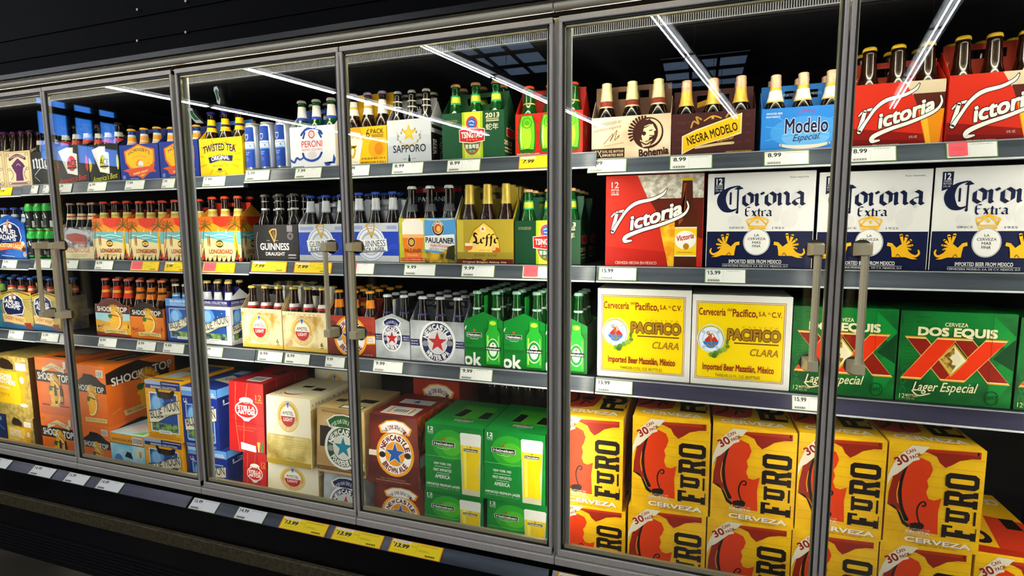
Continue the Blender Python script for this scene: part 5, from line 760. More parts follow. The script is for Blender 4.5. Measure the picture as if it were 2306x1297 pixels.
def carrier(desc, row, x0, x1, yt, yb, yc, kind, base, ops, side=None, sops=(), handle=None, yh=None, style='std', y=YF, gcol='brown', inn='8a745c', bottles=True, shift_y=0, suffix='', hole=True, hd=None):
    xm = (x0+x1)/2
    a, c = at(x0, yb, y), at(x1, yb, y); w = c.x-a.x; zb = at(xm, yb, y).z
    hf = at(xm, yt, y).z-zb; hb = at(xm, yc, y+.03).z-zb
    hh = (at(xm, yh, y+.06).z-zb) if yh else hf+(hb-hf)*.45
    z0 = RG[row, mod((a.x+c.x)/2)]+.0015
    d = .19 if style == 'gable' else max(.118, min(.135, w*.66))
    t = empty('beer_carrier', (a.x, y+shift_y, z0)); tag(t, (desc+suffix), 'six-pack carrier', 'six-pack carriers on the shelves')
    b = MB(); side = side or base; th = .0014; base = M(base)
    g = .84 if style in ('gable','arch','hump') else 1
    F = Face((0,0,0), (w,0,0), (w,0,hf), (0,0,hf))
    outl = {'std': [(0,0),(1,0),(1,1),(0,1)], 'arch': ARCH, 'hump': HUMP, 'gable': [(0,0),(1,0),(1,.84),(.5,1),(0,.84)]}[style]
    slab(b, [(u*w, v*hf) for u, v in outl], 'y', 0, th, base)
    slab(b, [(u*w, v*hf) for u, v in outl], 'y', d-th, d, base)
    hs = hf+(min(hh,hf*1.6)-hf)*.85 if style == 'std' else hf*g
    sp = [(th,0),(d-th,0),(d-th,hf*g),(d/2,hs),(th,hf*g)] if style == 'std' else [(th,0),(d-th,0),(d-th,hf*g),(th,hf*g)]
    for xa, xb in ((0,th),(w-th,w)): slab(b, sp, 'x', xa, xb, M(side))
    b.box((th,th,0), (w-th,d-th,.0012), M(inn))
    b.box((th*1.1,th,.001), (w-th*1.1,th+.0008,hf*g*.98), M(inn))
    art(b, F, ops)
    if sops: art(b, Face((w,0,0), (w,d,0), (w,d,hf*g), (w,0,hf*g)), sops)
    b.build('carrier_box', t)
    hm = M(handle or side); b = MB()
    if style == 'gable':
        b.box((w/2-.0012,.012,.002), (w/2+.0012,d-.012,hh), hm)
    else:
        x_0, x_1, ya, yb_ = .003, w-.003, d/2-.001, d/2+.001; hw = w*.2 if hole else 0
        b.box((x_0,ya,.002), (x_1,yb_,hh-.04), hm); b.box((x_0,ya,hh-.04), (w/2-hw,yb_,hh-.016), hm); b.box((w/2+hw,ya,hh-.04), (x_1,yb_,hh-.016), hm); b.box((x_0,ya,hh-.016), (x_1,yb_,hh), hm)
        if hd: art(b, Face((x_0,ya,0), (x_1,ya,0), (x_1,ya,hh), (x_0,ya,hh)), hd)
    b.build('handle_panel', t)
    if not bottles: return t
    nx, ny = (2,3) if style == 'gable' else (3,2); cw, cl = (w-2*th)/nx, (d-2*th)/ny
    s = min(hb/.2275, (min(cw, cl)/2-.0014)/.0305*1.0) if False else hb/.2275
    s3 = min(1., (min(cw, cl-.001)/2-.0016)/(.0305*s))
    for j in range(ny):
        for i in range(nx):
            pos = (('front','middle','back')[j] if ny == 3 else ('front','back')[j])+' '+(('left','right')[i] if nx == 2 else ('left','centre','right')[i])
            bx, by = th+cw*(i+.5), th+cl*(j+.5)+(.0006 if j else -.0004)
            o = bottle(kind, (a.x+bx, y+shift_y+by, z0+.0015), s, lab(pos, kind, desc+suffix), 'beer bottles standing in carriers')
            o.scale = (s*s3, s*s3, s)
    return t
def carton(label, name, w, d, h, loc, base, ops, side=None, sops=(), top=None, tops=(), taper=(0,0), art_h=None, group=None):
    b = MB(); tx, ty = taper; x0, y0 = -w/2, 0; c = .0025
    bot = [(x0,0,0),(w/2,0,0),(w/2,d,0),(x0,d,0)]; tp = [(x0+tx,ty,h),(w/2-tx,ty,h),(w/2-tx,d-ty,h),(x0+tx,d-ty,h)]
    cv = [Vector(p) for p in bot+tp]
    f = lambda q, m: b.add([cv[i] for i in q], [(0,1,2,3)], M(m))
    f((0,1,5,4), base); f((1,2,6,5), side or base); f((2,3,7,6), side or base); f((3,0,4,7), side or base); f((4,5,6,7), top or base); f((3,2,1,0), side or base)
    e = (1-(art_h/h)) if art_h and art_h < h else 0
    F = Face(cv[0].lerp(cv[4], e), cv[1].lerp(cv[5], e), cv[5], cv[4]); art(b, F, ops)
    if sops: art(b, Face(cv[1].lerp(cv[5], e), cv[2].lerp(cv[6], e), cv[6], cv[5]), sops)
    if tops: art(b, Face(cv[4], cv[5], cv[6], cv[7]), tops)
    for p, q in ((4,5),(0,4),(1,5)):                    # folded board edges
        b.tube(cv[p]+Vector((0,.0008,.0016 if p < 4 else -.0006)), cv[q]+Vector((0,.0008,-.0006)), .0012, M(base), 6)
    o = b.build(name, None, loc); tag(o, label, 'carton', group or 'beer cartons'); return o
# ------------------------------------------------------------------ what stands where (pixel columns give the place along the shelf)
CW = 'b0a08c'
pk('leftmost cream purple-figure carrier', 1, -48, 16, 342, 423, 300, 'purplecap', 'cdb88e', GARG, handle='3a2a20')
pk('cream purple-figure carrier beside the first post', 1, 17, 74, 341, 421, 297, 'purplecap', 'cdb88e', GARG, handle='3a2a20')
pk('black carrier with white gothic lettering', 1, 76, 127, 342, 417, 296, 'plain', '08090c', DARKP)
pk('black carrier with red apples and cards', 1, 129, 203, 328, 414, 284, 'ace', '0c0c0e', ace('c8242a', 'd84040', 'e02a2a'), hole=False)
pk('black carrier with yellow pears and cards', 1, 204.5, 272, 326, 411, 281, 'ace', '0c0c0e', ace('b8b824', 'd8cc3a', 'd8d82a'), hole=False)
pk('left blue carrier with orange shield', 1, 274, 361, 325, 406, 290, 'horn', '14308a', HORN, side='10246a', yh=294)
pk('right blue carrier with orange shield, behind the post', 1, 363, 450, 315, 399, 283, 'horn', '14308a', HORN, side='10246a', yh=287)
pk('sunny yellow iced tea carrier', 1, 453, 549, 309, 395, 249, 'tea', 'f2bc0e', TWIST, sops=TWIST_S, handle='2a6ab8', yh=273)
pk('white carrier with red lettering', 1, 656, 757, 284, 377, 225, 'peroni', 'e4e5e8', PERONI, handle='2a4aa8', yh=248)
pk('gold carrier marked 6 pack', 1, 774, 872.5, 283, 368, 207, 'singha', 'efb40f', SINGHA, handle='e8b414', yh=211, hole=False)
pk('silver carrier with gold star', 1, 874, 972, 268, 365, 204, 'sapp', 'cacdd2', SAPPORO, side='c2c5ca', sops=SAPPORO_S, handle='c0c2c6', yh=226)
pk('dark green carrier reading 2013 on the top shelf', 1, 997, 1135.5, 253, 359, 188, 'tsing', '1c4a2e', TSING, sops=TSING_S, handle='2a5a3a', yh=212)
pk('red carrier picturing green bottles', 1, 1161, 1312, 258, 354, 196, 'lucky', 'b4200f', LUCKY, sops=LUCKY_S, handle='9a1c10', yh=207)
pk('cream carrier with plumed warrior head', 1, 1332, 1509.5, 252, 347, 178, 'bohemia', BOHB, BOHEMIA, handle='6a4a34', yh=184, hd=[('T', 'Bo', .08, .72, .08, .1, 'd8c8a8')])
pk('maroon carrier with yellow ribbon', 1, 1511.5, 1698, 248, 343, 176, 'negra', '41201f', NEGRA, handle='4a2626', yh=197, hd=[('P', [(.3,.82),(.42,.86),(.42,.78),(.3,.74)], 'c8962a')])
pk('sky-blue carrier with navy script', 1, 1712, 1905, 241, 338, 168, 'modelo', '2c7fd2', MODELO, handle='2a78c8', yh=190, hd=[('T', 'IMPORTED BEER FROM MEXICO', .5, .86, .5, .04, 'b8d0ec')])
pk('left red carrier with white script, top shelf', 1, 1920, 2120, 190, 331, 106, 'victoria', 'c42a16', VIC6, handle='b03a26', yh=142, hd=[('T', 'V', .06, .82, .03, .05, W), ('T', 'ia.', .24, .84, .05, .04, W)])
pk('right red carrier with white script, top shelf', 1, 2127, 2345, 178, 331, 90, 'victoria', 'c42a16', VIC6, handle='b03a26', yh=108, hd=[('T', 'V', .06, .82, .03, .05, W), ('T', 'ia.', .24, .84, .05, .04, W)])
BLP = noisy('blue_scene_print', '143a86', '2f68bc', 9)
pk('blue arched lager carrier at the left edge', 2, -8, 62, 483, 581, 466, 'sam', BLP, SAM, style='hump', side='183c80')
pk('blue arched lager carrier behind black cans', 2, 63.5, 112, 485, 582, 466, 'sam', BLP, SAM, style='hump', side='183c80', y=YF+.14)
pk('grey carrier picturing a red covered bridge', 2, 141, 213, 514, 585, 459, 'redb', 'cfc49a', REDB, hole=False)
pk('leftmost orange beach-scene carrier', 2, 214.5, 293.5, 493, 586, 455, 'kona', 'e2661a', LONG, handle='a8241a', yh=474)
pk('second orange beach-scene carrier', 2, 295, 372, 492, 586, 453, 'kona', 'e2661a', LONG, handle='a8241a', yh=472)
pk('third orange beach-scene carrier, behind the thick post', 2, 373.5, 455.5, 490, 586.5, 449, 'kona', 'e2661a', LONG, handle='a8241a', yh=468)
pk('fourth orange beach-scene carrier, beside the black stout', 2, 457, 545, 486, 587, 441, 'kona', 'e2661a', LONG, side='d8902a', sops=LONG, handle='c02a1a', yh=456)
pk('black carrier with gold harp and white lettering', 2, 574, 674, 507, 587, 438, 'guin', '120f11', GUIN, hole=False, yh=490)
pk('left silver carrier with blue band', 2, 675.5, 781, 505, 588, 440, 'blkl', 'b4b7bd', BLK, handle='a8abb2', yh=458)
pk('right silver carrier with blue band', 2, 783, 899, 503, 590, 433, 'blkl', 'b4b7bd', BLK, handle='a8abb2', yh=452)
pk('wheat beer carrier with glass and blue label', 2, 901, 1027, 491, 591, 418, 'paul', '4a90c8', PAUL, side='c8c8be', handle='221e22', yh=421, hd=[('R', 0, .93, 1, .98, 'a8242a'), ('T', 'PAULANER', .5, .84, .6, .06, W)])
pk('olive gold carrier with gothic arch', 2, 1030, 1156, 495, 594, 418, 'leffe', 'a9912c', LEFFE, handle='9a8428', yh=424, inn='b8a868')
pk('dark green carrier on the middle shelf', 2, 1160, 1307, 499, 598, 428, 'tsing', '173e26', TSING, sops=TSING_S, handle='24503a', yh=446)
pk('green and blue carrier at the left edge', 3, -62, 7, 648, 737, 622, 'green6', noisy('green_blue_print', '2a7a3a', '2a6aa8', 12), [('R', .6, .1, .95, .6, '3a8a4a')], style='hump')
CHB = noisy('vineyard_print', '3a3f5c', 'a8924a', 9)
pk('left vineyard-scene carrier with navy shield', 3, 8, 77, 648, 739, 623, 'cherry', CHB, CHER, style='hump')
pk('right vineyard-scene carrier behind the handles', 3, 78.5, 138, 652, 743, 625, 'cherry', CHB, CHER, style='hump')
pk('maroon-topped arched carrier with orange slice', 3, 219.5, 296, 672, 757, 627, 'shockr', 'd8a02a', SHK_R, style='arch', side='6a2018')
pk('black-topped arched carrier with orange slice', 3, 297.5, 371, 681, 763, 630, 'shockb', 'd8700e', SHK_B, style='arch', side='a04a0c')
pk('blue carrier with pale moon, behind the thick post', 3, 379, 448, 674, 770, 640, 'moonb', '183888', BM_B, side='122a6a', yh=664)
pk('white carrier with blue moon panel', 3, 450, 522.5, 680, 780, 637, 'moonw', 'e6e6e8', BM_W, side='dcdce0', sops=BM_W, handle='20205a', yh=648, hole=False)
pk('left gold carrier with red and white crest', 3, 548, 637.5, 697, 785, 645, 'amstel', AMB, AMS6, side='d8c08a', handle='c8c2b4', yh=643, inn='c9b890')
pk('right gold carrier with red and white crest', 3, 640, 738, 706, 794, 649, 'amstel', AMB, AMS6, side='d8c08a', handle='c8c2b4', yh=647, inn='c9b890')
pk('dark red carrier with orange oval badge', 3, 739.5, 846, 713, 801, 655, 'newc', noisy('amber_red_print', '5a1c14', '8c3020', 6), N6, handle='6a1c1a', yh=672)
pk('frosty grey gabled carrier seen end-on', 3, 847.5, 924, 708, 809, 665, 'ipa', GRY, IPA_E, style='gable', yh=672)
pk('frosty grey carrier with navy oval badge', 3, 926, 1046, 724, 816, 669, 'ipa', GRY, IPA, handle='77787c', yh=673, hd=[('R', .05, .86, .95, .98, '2a2a30'), ('T', 'NEWCASTLE', .3, .92, .4, .06, W), ('T', 'WINTER IPA', .75, .92, .3, .06, W)])
for i, (a, b, t, bb, cc) in enumerate(((1048,1133.5,702,824,655), (1135,1227.5,706,831,656), (1229,1322,712,839,658))):
    pk(('left','middle','right')[i]+' gabled bright green carrier seen end-on', 3, a, b, t, bb, cc, 'hein', HG, HEIN6, style='gable', side='0c3a18', handle=HG, yh=662+i*3)
shelf_levels(); shelves()
for a, k in P: carrier(*a, **k)
# a second row of bottles shows dark between and above the front carriers
for a, k in P:
    if a[0].startswith(('left gold carrier with red and white', 'dark red carrier with orange', 'frosty grey carrier', 'left gabled', 'middle gabled', 'olive gold', 'dark green carrier on the middle')):
        kk = dict(k); kk['shift_y'] = (.2 if kk.get('style') == 'gable' else .15); carrier(*a, **{**kk, 'suffix': ', second row'})

# ---- twelve-bottle cartons on the middle and lower shelves
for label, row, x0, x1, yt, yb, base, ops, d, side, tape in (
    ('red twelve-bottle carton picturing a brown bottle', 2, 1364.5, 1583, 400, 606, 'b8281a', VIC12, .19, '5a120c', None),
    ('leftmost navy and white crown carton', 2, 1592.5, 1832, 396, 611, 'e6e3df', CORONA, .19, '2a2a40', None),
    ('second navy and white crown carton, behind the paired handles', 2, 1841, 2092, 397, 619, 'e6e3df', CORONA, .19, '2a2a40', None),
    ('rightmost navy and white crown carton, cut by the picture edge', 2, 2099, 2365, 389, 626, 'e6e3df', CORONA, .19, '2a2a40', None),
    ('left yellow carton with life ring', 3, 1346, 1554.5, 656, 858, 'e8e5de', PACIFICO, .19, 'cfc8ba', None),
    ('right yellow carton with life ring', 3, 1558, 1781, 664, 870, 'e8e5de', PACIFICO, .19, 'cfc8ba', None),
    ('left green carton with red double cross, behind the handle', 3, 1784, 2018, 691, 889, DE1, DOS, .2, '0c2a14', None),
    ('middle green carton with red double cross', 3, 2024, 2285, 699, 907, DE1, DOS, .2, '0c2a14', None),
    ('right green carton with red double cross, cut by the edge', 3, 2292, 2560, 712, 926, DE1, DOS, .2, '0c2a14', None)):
    xm = (x0+x1)/2; a, c = at(x0, (yt+yb)/2, YF), at(x1, (yt+yb)/2, YF); w = c.x-a.x
    h = at(xm, yt, YF).z-at(xm, yb, YF).z
    o = carton(label, 'beer_carton', w, d, h, ((a.x+c.x)/2, YF, RG[row, 3]+.001), base, ops, side, group='twelve-bottle cartons on the shelves')

# ---- stacked cartons at the bottom: (label, upper px, lower px, art...)
DECK = Z(-.18)+.0005; Y4 = .2
LV = noisy('orange_board', 'd8620c', 'e87414', 3)
stacks = [
 ('tan and yellow carton picturing a beer glass', (-14, 68, 803, 935), (17, 75), .3, noisy('burlap_print', '8a7434', 'b89c50', 40), WID, '5a4a22', (), None, (), (0,0)),
 ('orange variety carton with slice face', (84, 161, 808, 936), (94, 169), .3, LV, SHV, 'c85a10', (), 'e0701a', [('R', .2, .4, .8, .7, 'c8c0b8'), ('R', .3, .1, .7, .2, '3a2010')], (0,0)),
 ('orange carton with black band and slice face', (172, 240, 824, 956), (186, 247), .36, LV, SHE, LV, SHS, 'e87a1e', [('P', [(.25,.3),(.7,.3),(.75,.9),(.3,.9)], '1c1510'), ('T', 'SHOCK TOP', .5, .6, .7, .12, W, 90, {'b': .03})], (0,0)),
 ('yellow carton with blue moon picture', (331, 409, 859, 991), (328, 410), .3, 'eca80e', BM_V, 'e09c0c', (), 'e9a812', [('R', .05, .08, .95, .12, '1c2a6e'), ('R', .2, .2, .6, .5, 'c8ccd8'), ('R', .3, .55, .9, .9, '1f4c9a')], (0,0)),
 ('navy carton with pale blue top band', (412, 491, 874, 1008), (425, 511), .3, '152a80', BM_12, '12226a', [('R', 0, .86, 1, 1, '5c98dc'), ('T', '12', .2, .77, .2, .06, 'c8d0e8'), ('R', .1, .71, .4, .73, 'c8d0e8')], '1c3488', [('P', [(.1,.3),(.8,.5),(.9,.9),(.2,.8)], '2a52a8'), ('P', [(.3,.4),(.9,.3),(.95,.5),(.4,.7)], 'e8e0c4'), ('T', 'MOON', .62, .5, .3, .12, '20284a', 8), ('R', .3, .75, .6, .95, 'c8d8e8')], (0,0)),
 ('deep red carton with white crest', (513, 592, 864, 1018), (542, 597), .3, 'a3161a', STEL, '7a1014', [('S', [(.3,0),(.28,1)], .005, 'c0813a'), ('S', [(.7,0),(.7,1)], .005, 'c0813a')], '9a1418', [('R', .35, .1, .8, .35, 'd8d4d0'), *[('R', .4+.04*i, .14, .42+.04*i, .3, '222'*2) for i in range(9)], ('P', [(.55,.5),(.8,.5),(.8,.75),(.55,.8)], '1c0808')], (.004,.014)),
 ('cream gold carton with red and white crest', (598, 698, 897, 1048), (600, 714), .3, AMB2, AMS12, noisy('gold_side_print', 'b8962e', 'e0ca86', 8, lo=.35, hi=.6), [('R', .0, .84, 1, 1, 'efe2bc'), ('T', 'I M P O R T E D', .5, .9, .9, .03, '6a4a1c')], 'e9d9ac', [('E', .4, .22, .2, .1, 'b8201a'), ('E', .4, .24, .2, .08, 'ece6d8'), ('P', [(.3,.5),(.5,.5),(.54,.6),(.3,.58)], '120c08'), ('P', [(.62,.4),(.86,.4),(.86,.54),(.62,.54)], '120c08'), ('T', '12', .16, .12, .14, .06, '3a2a10')], (.003,.012)),
 ('kraft tan carton with dark green oval badge', (711, 820, 924, 1068), (725, 818), .3, TAN, FOUND, noisy('kraft_side', '8c6c3c', 'b8965c', 6), [('E', .5, .6, .34, .2, '2c5a2a'), ('E', .5, .6, .28, .16, W)], 'c0a066', [('R', .4, .05, .9, .2, '2c5a2a'), ('R', .44, .08, .86, .17, W), ('P', [(.55,.35),(.9,.35),(.95,.5),(.6,.5)], '120c08'), ('P', [(.1,.3),(.3,.3),(.35,.42),(.12,.42)], '3a2810')], (.006,.012)),
 ('red-brown carton with orange oval badge', (827, 941, 940, 1093), (838, 954), .3, noisy('dark_ale_print', '4a1610', '7a2a18', 5), BRN, noisy('amber_drops_print', '8a3416', 'c05a20', 50), BRN_S, '7c221c', [('R', .15, .08, .85, .4, 'dcd8d0'), ('R', .25, .12, .75, .36, 'e9a22a'), ('R', .3, .14, .7, .34, 'e4e2de'), *[('R', .36+.05*i, .18, .385+.05*i, .3, '222'*2) for i in range(6)], ('R', .2, .55, .9, .75, 'c8c4be'), ('*', .55, .65, .08, '1f4f9e')], (.008,.014)),
 ('left bright green carton picturing a beer glass', (957.5, 1088, 961, 1114), (955, 1087), .3, '0c7a2c', HEIN12, '0a5c20', (), '0f8030', [('P', [(.3,.3),(.9,.3),(.9,.8),(.3,.8)], '3a9a22'), ('P', [(.3,.35),(.45,.35),(.5,.62),(.35,.65)], '0a0a08'), ('P', [(.72,.35),(.9,.35),(.9,.6),(.76,.6)], '0a0a08')] + heinlogo(.55, .22, .3, .07), (.002,.006)),
 ('right bright green carton picturing a beer glass', (1090, 1227.5, 975, 1133), (1096, 1235), .3, '0c7a2c', HEIN12, '07401a', [('T', '12', .4, .9, .4, .06, W), ('T', 'PACK', .4, .84, .4, .03, W), ('R', .1, .5, .9, .66, '101410'), ('T', 'He', .5, .58, .6, .1, W)], '0f8030', [('P', [(.3,.3),(.9,.3),(.9,.8),(.3,.8)], '3a9a22'), ('P', [(.3,.35),(.45,.35),(.5,.62),(.35,.65)], '0a0a08'), ('P', [(.72,.35),(.9,.35),(.9,.6),(.76,.6)], '0a0a08')] + heinlogo(.55, .22, .3, .07), (.002,.006)),
]
for i, (u, l) in enumerate((((1246,1402,938,1140),(1247,1408)), ((1424,1597,944,1151),(1415,1589)), ((1603,1791,966,1180),(1593,1781)), ((1795,1991,983,1206),(1784,1977)), ((1996,2213,1004,1235),(1981,2187)))):
    stacks.append(('yellow bull-head carton, '+('far left of its row under the thick post','second of its row','third of its row','fourth of its row behind the thin posts','rightmost tall one of its row')[i], u, l, .4, FY, FURO, noisy('mustard_side', 'c89008', 'e0ac10', 9), [('P', [(0,1),(.3,1),(0,.8)], 'e2d8c0'), ('P', [(.1,.2),(.9,.3),(.8,.8),(.3,.7)], 'a8280e')], 'eab414', FURO_T, (0,.0)))
OVER = {'kraft tan carton with dark green oval badge': ('frost grey carton with navy oval badge', GRY, WERE)}
for s in stacks:
    label, (x0, x1, yt, yb), (lx0, lx1), d, base, ops, side, sops, top, tops, tp = s
    xm = (x0+x1)/2; ym = (yt+yb)/2; zt, zb = at(xm, yt, Y4).z, at(xm, yb, Y4).z
    a, c = at(x0, ym, Y4).x, at(x1, ym, Y4).x
    carton('upper '+label, 'beer_carton', c-a, d, zt-zb, ((a+c)/2, Y4, zb), base, ops, side, sops, top, tops, tp, group='stacked cartons at the bottom')
    a, c = at(lx0, yb+30, Y4).x, at(lx1, yb+30, Y4).x; hl = zb-.0005-DECK; ll = label
    if label in OVER: ll, base, ops = OVER[label]; side = GRY; sops = ()
    carton('lower '+ll+' beneath it' if ll == label else 'lower '+ll+' under the kraft tan one', 'beer_carton', c-a, d, hl, ((a+c)/2, Y4, DECK), base, ops, side, sops, top, tops, tp, art_h=zt-zb, group='stacked cartons at the bottom')
# single low cartons
a, c = at(-70, 960, Y4).x, at(14, 960, Y4).x
carton('dark navy carton with pale scroll lines at the lower left edge', 'beer_carton', c-a, .3, at(27, 935, Y4).z-DECK-.002, ((a+c)/2, Y4, DECK), '142a5c', [('S', [(.5,.2),(.7,.5),(.95,.3)], .03, '5a7ab0'), ('S', [(.4,.6),(.7,.8),(.95,.65)], .03, '5a7ab0'), ('R', .1, .86, .9, .94, '8a9ac0'), ('S', [(.6,.1),(.85,.2),(.98,.12)], .02, '3a6aa0')], '0e1c40')
zt = at(288, 979, Y4).z; a, c = at(249.5, 1000, Y4).x, at(324.5, 1000, Y4).x
carton('pale sky-blue sampler carton with orange band, lower row', 'beer_carton', c-a, .3, zt-DECK, ((a+c)/2, Y4, DECK), '6ac0dc', BM_S, '5ab0cc', (), 'b8dce6', [('P', [(.1,.1),(.9,.2),(.8,.5),(.2,.4)], 'e8e4dc'), ('P', [(.5,.5),(.95,.5),(.9,.9),(.6,.8)], '8a7aa8'), ('R', .1, .6, .4, .9, '4a9ac8'), ('P', [(.55,.05),(.9,.05),(.85,.18)], '8ac83a')], art_h=.22)
zt = at(2260, 1253, Y4).z; a, c = at(2196, 1270, Y4).x, at(2410, 1270, Y4).x
carton('yellow bull-head carton in the lower right corner, top showing', 'beer_carton', c-a, .4, zt-DECK, ((a+c)/2, Y4, DECK), FY, FURO, FY, (), 'eab414', [('P', [(.35,.1),(1,.1),(1,.55),(.55,.6)], 'c83418'), ('P', [(.0,.02),(.9,.02),(.6,.1),(.1,.12)], 'a8280e'), ('T', 'FURO', .2, .5, .7, .34, FK, -90, {'b': .04}), ('T', 'CERVEZA', .6, .86, .7, .1, W, 180, {'b': .02}), ('P', [(.12,.45),(.3,.42),(.32,.58),(.16,.62)], '120c08'), ('P', [(.7,.42),(.9,.42),(.9,.58),(.72,.58)], '120c08')], art_h=zt-DECK)
# cartons half lost in the dark behind the front row
for label, px, h, yy, dw, base, ops, side, top, tops in (
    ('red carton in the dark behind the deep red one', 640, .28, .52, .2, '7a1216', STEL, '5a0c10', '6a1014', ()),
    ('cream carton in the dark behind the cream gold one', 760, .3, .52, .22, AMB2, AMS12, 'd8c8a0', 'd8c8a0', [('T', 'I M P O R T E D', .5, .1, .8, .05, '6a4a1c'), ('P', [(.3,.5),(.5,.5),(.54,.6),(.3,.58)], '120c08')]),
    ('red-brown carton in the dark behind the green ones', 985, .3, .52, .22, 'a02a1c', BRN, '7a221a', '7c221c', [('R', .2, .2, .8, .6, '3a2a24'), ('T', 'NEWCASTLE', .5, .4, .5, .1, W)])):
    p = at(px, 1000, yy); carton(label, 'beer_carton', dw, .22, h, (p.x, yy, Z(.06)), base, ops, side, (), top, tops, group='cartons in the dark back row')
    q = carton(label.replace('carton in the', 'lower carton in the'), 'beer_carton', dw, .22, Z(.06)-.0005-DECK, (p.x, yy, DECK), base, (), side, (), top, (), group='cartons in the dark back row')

# bottles standing on a crate far back in the dark, above the green cartons
zt = at(1170, 934, .56).z; a, c = at(1092, 920, .56).x, at(1246, 920, .56).x
carton('dark brown crate in the dark behind the green cartons', 'bottle_crate', c-a, .22, zt-DECK, ((a+c)/2, .54, DECK), '1c1612', [('R', .05, .8, .95, .9, '2c241c')], group='cartons in the dark back row')
for i, px in enumerate((1112, 1139, 1166, 1192, 1222)):
    p = at(px, 920, .58); bottle('paul', (p.x, .58, zt+.0015), .92, f"dark bottle on the back crate above the green cartons, {('first','second','third','fourth','fifth')[i]} from the left", 'bottles standing in the dark at the back')
# ---- cans
class Cyl:
    def __init__(s, r, z0, z1, mid, span): s.r, s.z0, s.z1, s.mid, s.span = r, z0, z1, mid, span; s.w = r*span; s.h = z1-z0; s.k = 1
    def p(s, u, v, k=None):
        a = s.mid+(u-.5)*s.span; r = s.r+.00005*(s.k if k is None else k); return Vector((r*math.cos(a), r*math.sin(a), s.z0+(s.z1-s.z0)*v))
def strips(ops):                      # wide flat shapes are cut into columns so that they follow the can
    out = []
    for o in ops:
        if o[0] == 'R': out += [('R', o[1]+(o[3]-o[1])*i/10, o[2], o[1]+(o[3]-o[1])*(i+1)/10, o[4], o[5]) for i in range(10)]
        else: out.append(o)
    return out
def can(name, h, ops, body, top, label, loc, group):
    if name not in PROTO:
        t = empty('beer_can', loc); b = MB(); r = .0325
        b.lathe([(.026,0),(r-.001,.006),(r,.012),(r,h-.014),(r-.003,h-.006),(.0272,h)], body, 28); F = Cyl(r, .012, h-.014, -PI/2+.1, 2.4); art(b, F, strips(ops)); b.build('can_body', t)
        b = MB(); b.lathe([(.0272,h-.001),(.0285,h+.001),(.0272,h+.003),(.025,h+.001),(.02,h+.001)], top, 28)
        b.tube((0,.006,h+.0015), (0,.006,h+.003), .008, C('b8b8b8', .3, .8), 10); b.build('can_lid', t); PROTO[name] = t
    else: t = dup(PROTO[name], loc)
    tag(t, label, 'can', group)
CB = [('R', 0, 0, .78, 1, '1c3f98'), ('R', 0, .44, .78, .6, '3f86d8'), ('R', 0, .6, .78, .64, 'd8dce6'), ('R', 0, .47, .78, .5, 'd8dce6'), ('T', 'Bavaria', .42, .565, .7, .12, W, 0, {'b': .035}), ('P', [(.3,.82),(.5,.82),(.5,.72),(.4,.66),(.3,.72)], 'd2d8e4'), ('P', [(.32,.8),(.48,.8),(.48,.73),(.4,.68),(.32,.73)], '1c3f98'), ('T', 'HOLLAND', .4, .37, .3, .03, 'b8c4dc'), ('T', 'BEER', .4, .32, .2, .03, 'b8c4dc'), ('E', .4, .2, .12, .05, '3a5aac')]
zs = RG[1,2]+.002
for i, (px, yb_) in enumerate(((575,383), (608,382), (642.5,380))):
    for j in range(2):
        p = at(px, yb_, YF+.033); h = at(px, 272, YF).z-at(px, 381, YF).z
        can('bavaria', h-.004, CB, C('c8ccd2', .25, .7), C('c0c4c8', .3, .8), f"blue beer can, {('left','middle','right')[i]} of the {('front','back')[j]} three beside the white carrier", (p.x, YF+.034+.068*j, zs), 'blue and silver beer cans')
CK = [('R', 0, 0, 1, .8, '0e1210'), ('R', 0, .8, 1, 1, '2c9a3c'), ('T', 'N', .45, .55, .3, .22, 'c8ccc8', 20, {'b': .03}), ('R', .8, .05, .95, .35, 'd8d8d4'), ('R', .3, .1, .6, .12, '8a8c88')]
zk = RG[2,1]+.002 if mod(at(83,580,YF).x) == 1 else RG[2,0]+.002
hk = (at(95,452,YF).z-at(95,516,YF).z)-.006
for i, px in enumerate((82.5, 103, 122, 140)):
    for j in range(2):
        yy = YF+(.31 if i == 3 else .034); p = at(px, 560, yy)
        can('blackcan', hk, CK, C('2c9a3c', .3, .5), C('b83a34', .35, .3), f"black and green can, {('leftmost','second','third','rightmost')[i]} of four on the {('bottom','top')[j]} layer", (p.x, yy, zk+j*(hk+.0035)), 'black and green cans stacked two high')

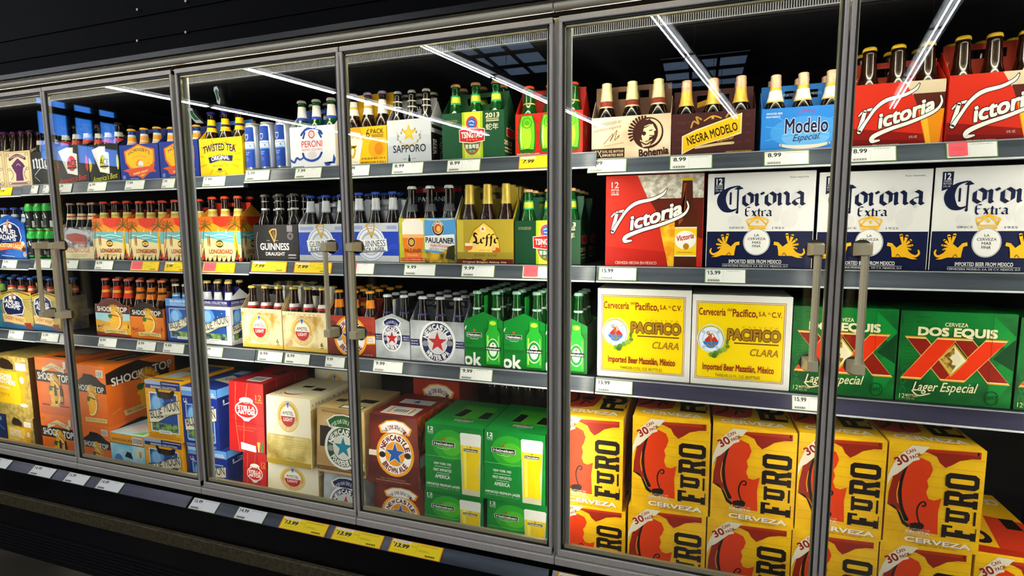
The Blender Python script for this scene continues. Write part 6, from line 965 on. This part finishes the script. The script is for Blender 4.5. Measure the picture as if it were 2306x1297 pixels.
# ---- price tags
PT = {1: [(0,27,'5.99','y','leftmost purple-figure carrier'), (70,86,'4.99','w','second purple-figure carrier'), (97,112,'6.99','w','black gothic carrier'), (129,162,'6.99','w','red-apple carrier'), (198,240,'6.99','w','yellow-pear carrier'), (282,326,'7.99','w','left orange shield carrier'), (365,394,'7.99','w','right orange shield carrier'), (457,508,'7.99','w','yellow iced tea carrier'), (553,608,'5.99','w','blue cans'), (665,725,'7.99','w','white carrier with red lettering'), (779,833,'8.99','w','gold 6 pack carrier'), (883,954,'8.99','w','silver star carrier'), (1007,1082,'8.99','w','green 2013 carrier, top shelf'), (1169,1262,'7.99','y','red carrier picturing green bottles'), (1323,1411,'8.99','w','plumed warrior carrier'), (1508,1604,'8.99','w','maroon ribbon carrier'), (1720,1822,'8.99','w','sky-blue carrier'), (1912,2018,'8.99','w','left red script carrier'), (2130,2246,'8.99','p','right red script carrier')],
      2: [(5,38,'9.99','w','leftmost blue arched carrier'), (78,115,'9.99','w','black and green cans'), (143,176,'8.99','w','covered bridge carrier'), (214,255,'8.99','w','leftmost beach carrier'), (295,358,'9.99','q','second beach carrier'), (371,420,'3.99','y','third beach carrier'), (457,529,'9.99','q','fourth beach carrier'), (567,646,'7.99','y','black harp carrier'), (663,747,'7.99','y','left silver and blue carrier'), (775,843,'8.99','p','right silver and blue carrier'), (910,981,'9.99','w','wheat beer carrier'), (1039,1114,'9.99','w','gothic arch carrier'), (1176,1262,'9.99','p','green carrier, middle shelf'), (1348,1434,'15.99','w','red twelve-bottle carton'), (1587,1680,'15.99','w','leftmost crown carton')],
      3: [(18,52,'9.99','w','left vineyard carrier'), (92,131,'5.99','w','right vineyard carrier'), (221,262,'8.99','w','maroon-topped slice carrier'), (307,350,'8.99','w','black-topped slice carrier'), (367,414,'9.99','w','blue moon carrier'), (456,501,'9.99','w','white moon carrier'), (580,636,'8.99','w','left gold crest carrier'), (641,697,'8.99','w','right gold crest carrier'), (732,776,'9.99','w','orange badge carrier'), (840,907,'9.99','w','gabled grey carrier'), (1035,1109,'9.99','w','gabled green carriers'), (1341,1425,'15.99','w','left life ring carton'), (1783,1870,'15.99','w','left double-cross carton')]}
for r, lst in PT.items():
    for l, rr, price, kind, what in lst:
        xc = (l+rr)/2; ypx = {1: 432-.037*xc, 2: 596+.014*xc, 3: 742+.086*xc}[r]
        a, c = at(l, ypx, YR-.008).x, at(rr, ypx, YR-.008).x; z = RG[r, mod((a+c)/2)]
        word = {'w': 'white price tag reading ', 'y': 'yellow price tag reading ', 'p': 'white tag with red out-of-stock slip, ', 'q': 'yellow tag with pink slip, '}[kind]
        pricetag((a+c)/2, YR-.0142, z-.0445, YR-.0027, z-.003, c-a, price, kind, word+(price+', ' if kind in 'wy' else '')+'below the '+what)
for l, rr, price, kind, what in ((-18,22,'15.99','w','at the far left under the doors'), (72,121,'14.99','w','below the tan and yellow cartons'), (150,197,'15.99','w','below the orange variety cartons'), (222,274,'14.99','w','below the black-band orange cartons'), (431,490,'15.99','w','below the deep red cartons'), (533,597,'14.99','w','below the cream gold cartons'), (634,736,'13.99','y','below the kraft tan carton'), (751,861,'13.99','y','below the red-brown cartons'), (879,995,'13.99','y','below the bright green cartons'), (1254,1362,'13.99','y','below the bull-head cartons')):
    xc = (l+rr)/2; ypx = 1042+.2*xc
    a, c = at(l, ypx, -.038).x, at(rr, ypx, -.038).x
    word = {'w': 'white', 'y': 'yellow'}[kind]
    pricetag((a+c)/2, -.0562, Z(-.0634), -.0226, Z(-.0351), c-a, price, kind, f"{word} outside price tag reading {price}, {what}")
# ---- reflected green sign letters, painted as thin pieces on the third door's glass
for n, (pts, lab) in enumerate(((((423,244),(432,243),(436,254),(446,266),(458,277),(441,277),(428,262),(424,250)), 'small green sticker with white rim, lower one, on the glass by the thick post'), (((482,196),(488,194),(492,202),(491,212),(496,224),(495,236),(489,232),(486,216),(481,203)), 'small green hooked sticker with white rim, upper one, on the glass'))):
    P3 = [at(x, y, .0075) for x, y in pts]; cx = sum((p for p in P3), Vector())/len(P3); b = MB()
    for k, (sc, m, dy) in enumerate(((1., W, 0), (.62, '0f7a34', -.0003))):
        slab(b, [((p.x-cx.x)*sc, (p.z-cx.z)*sc) for p in P3], 'y', dy-.0004, dy, M(m))
    o = b.build('painted_reflection', None, (cx.x, .0078, cx.z)); tag(o, lab, 'sticker')
# ---- to metres
for o in COL.objects:
    if o.parent is None and o.type != 'CAMERA': o.location = o.location*K; o.scale = o.scale*K
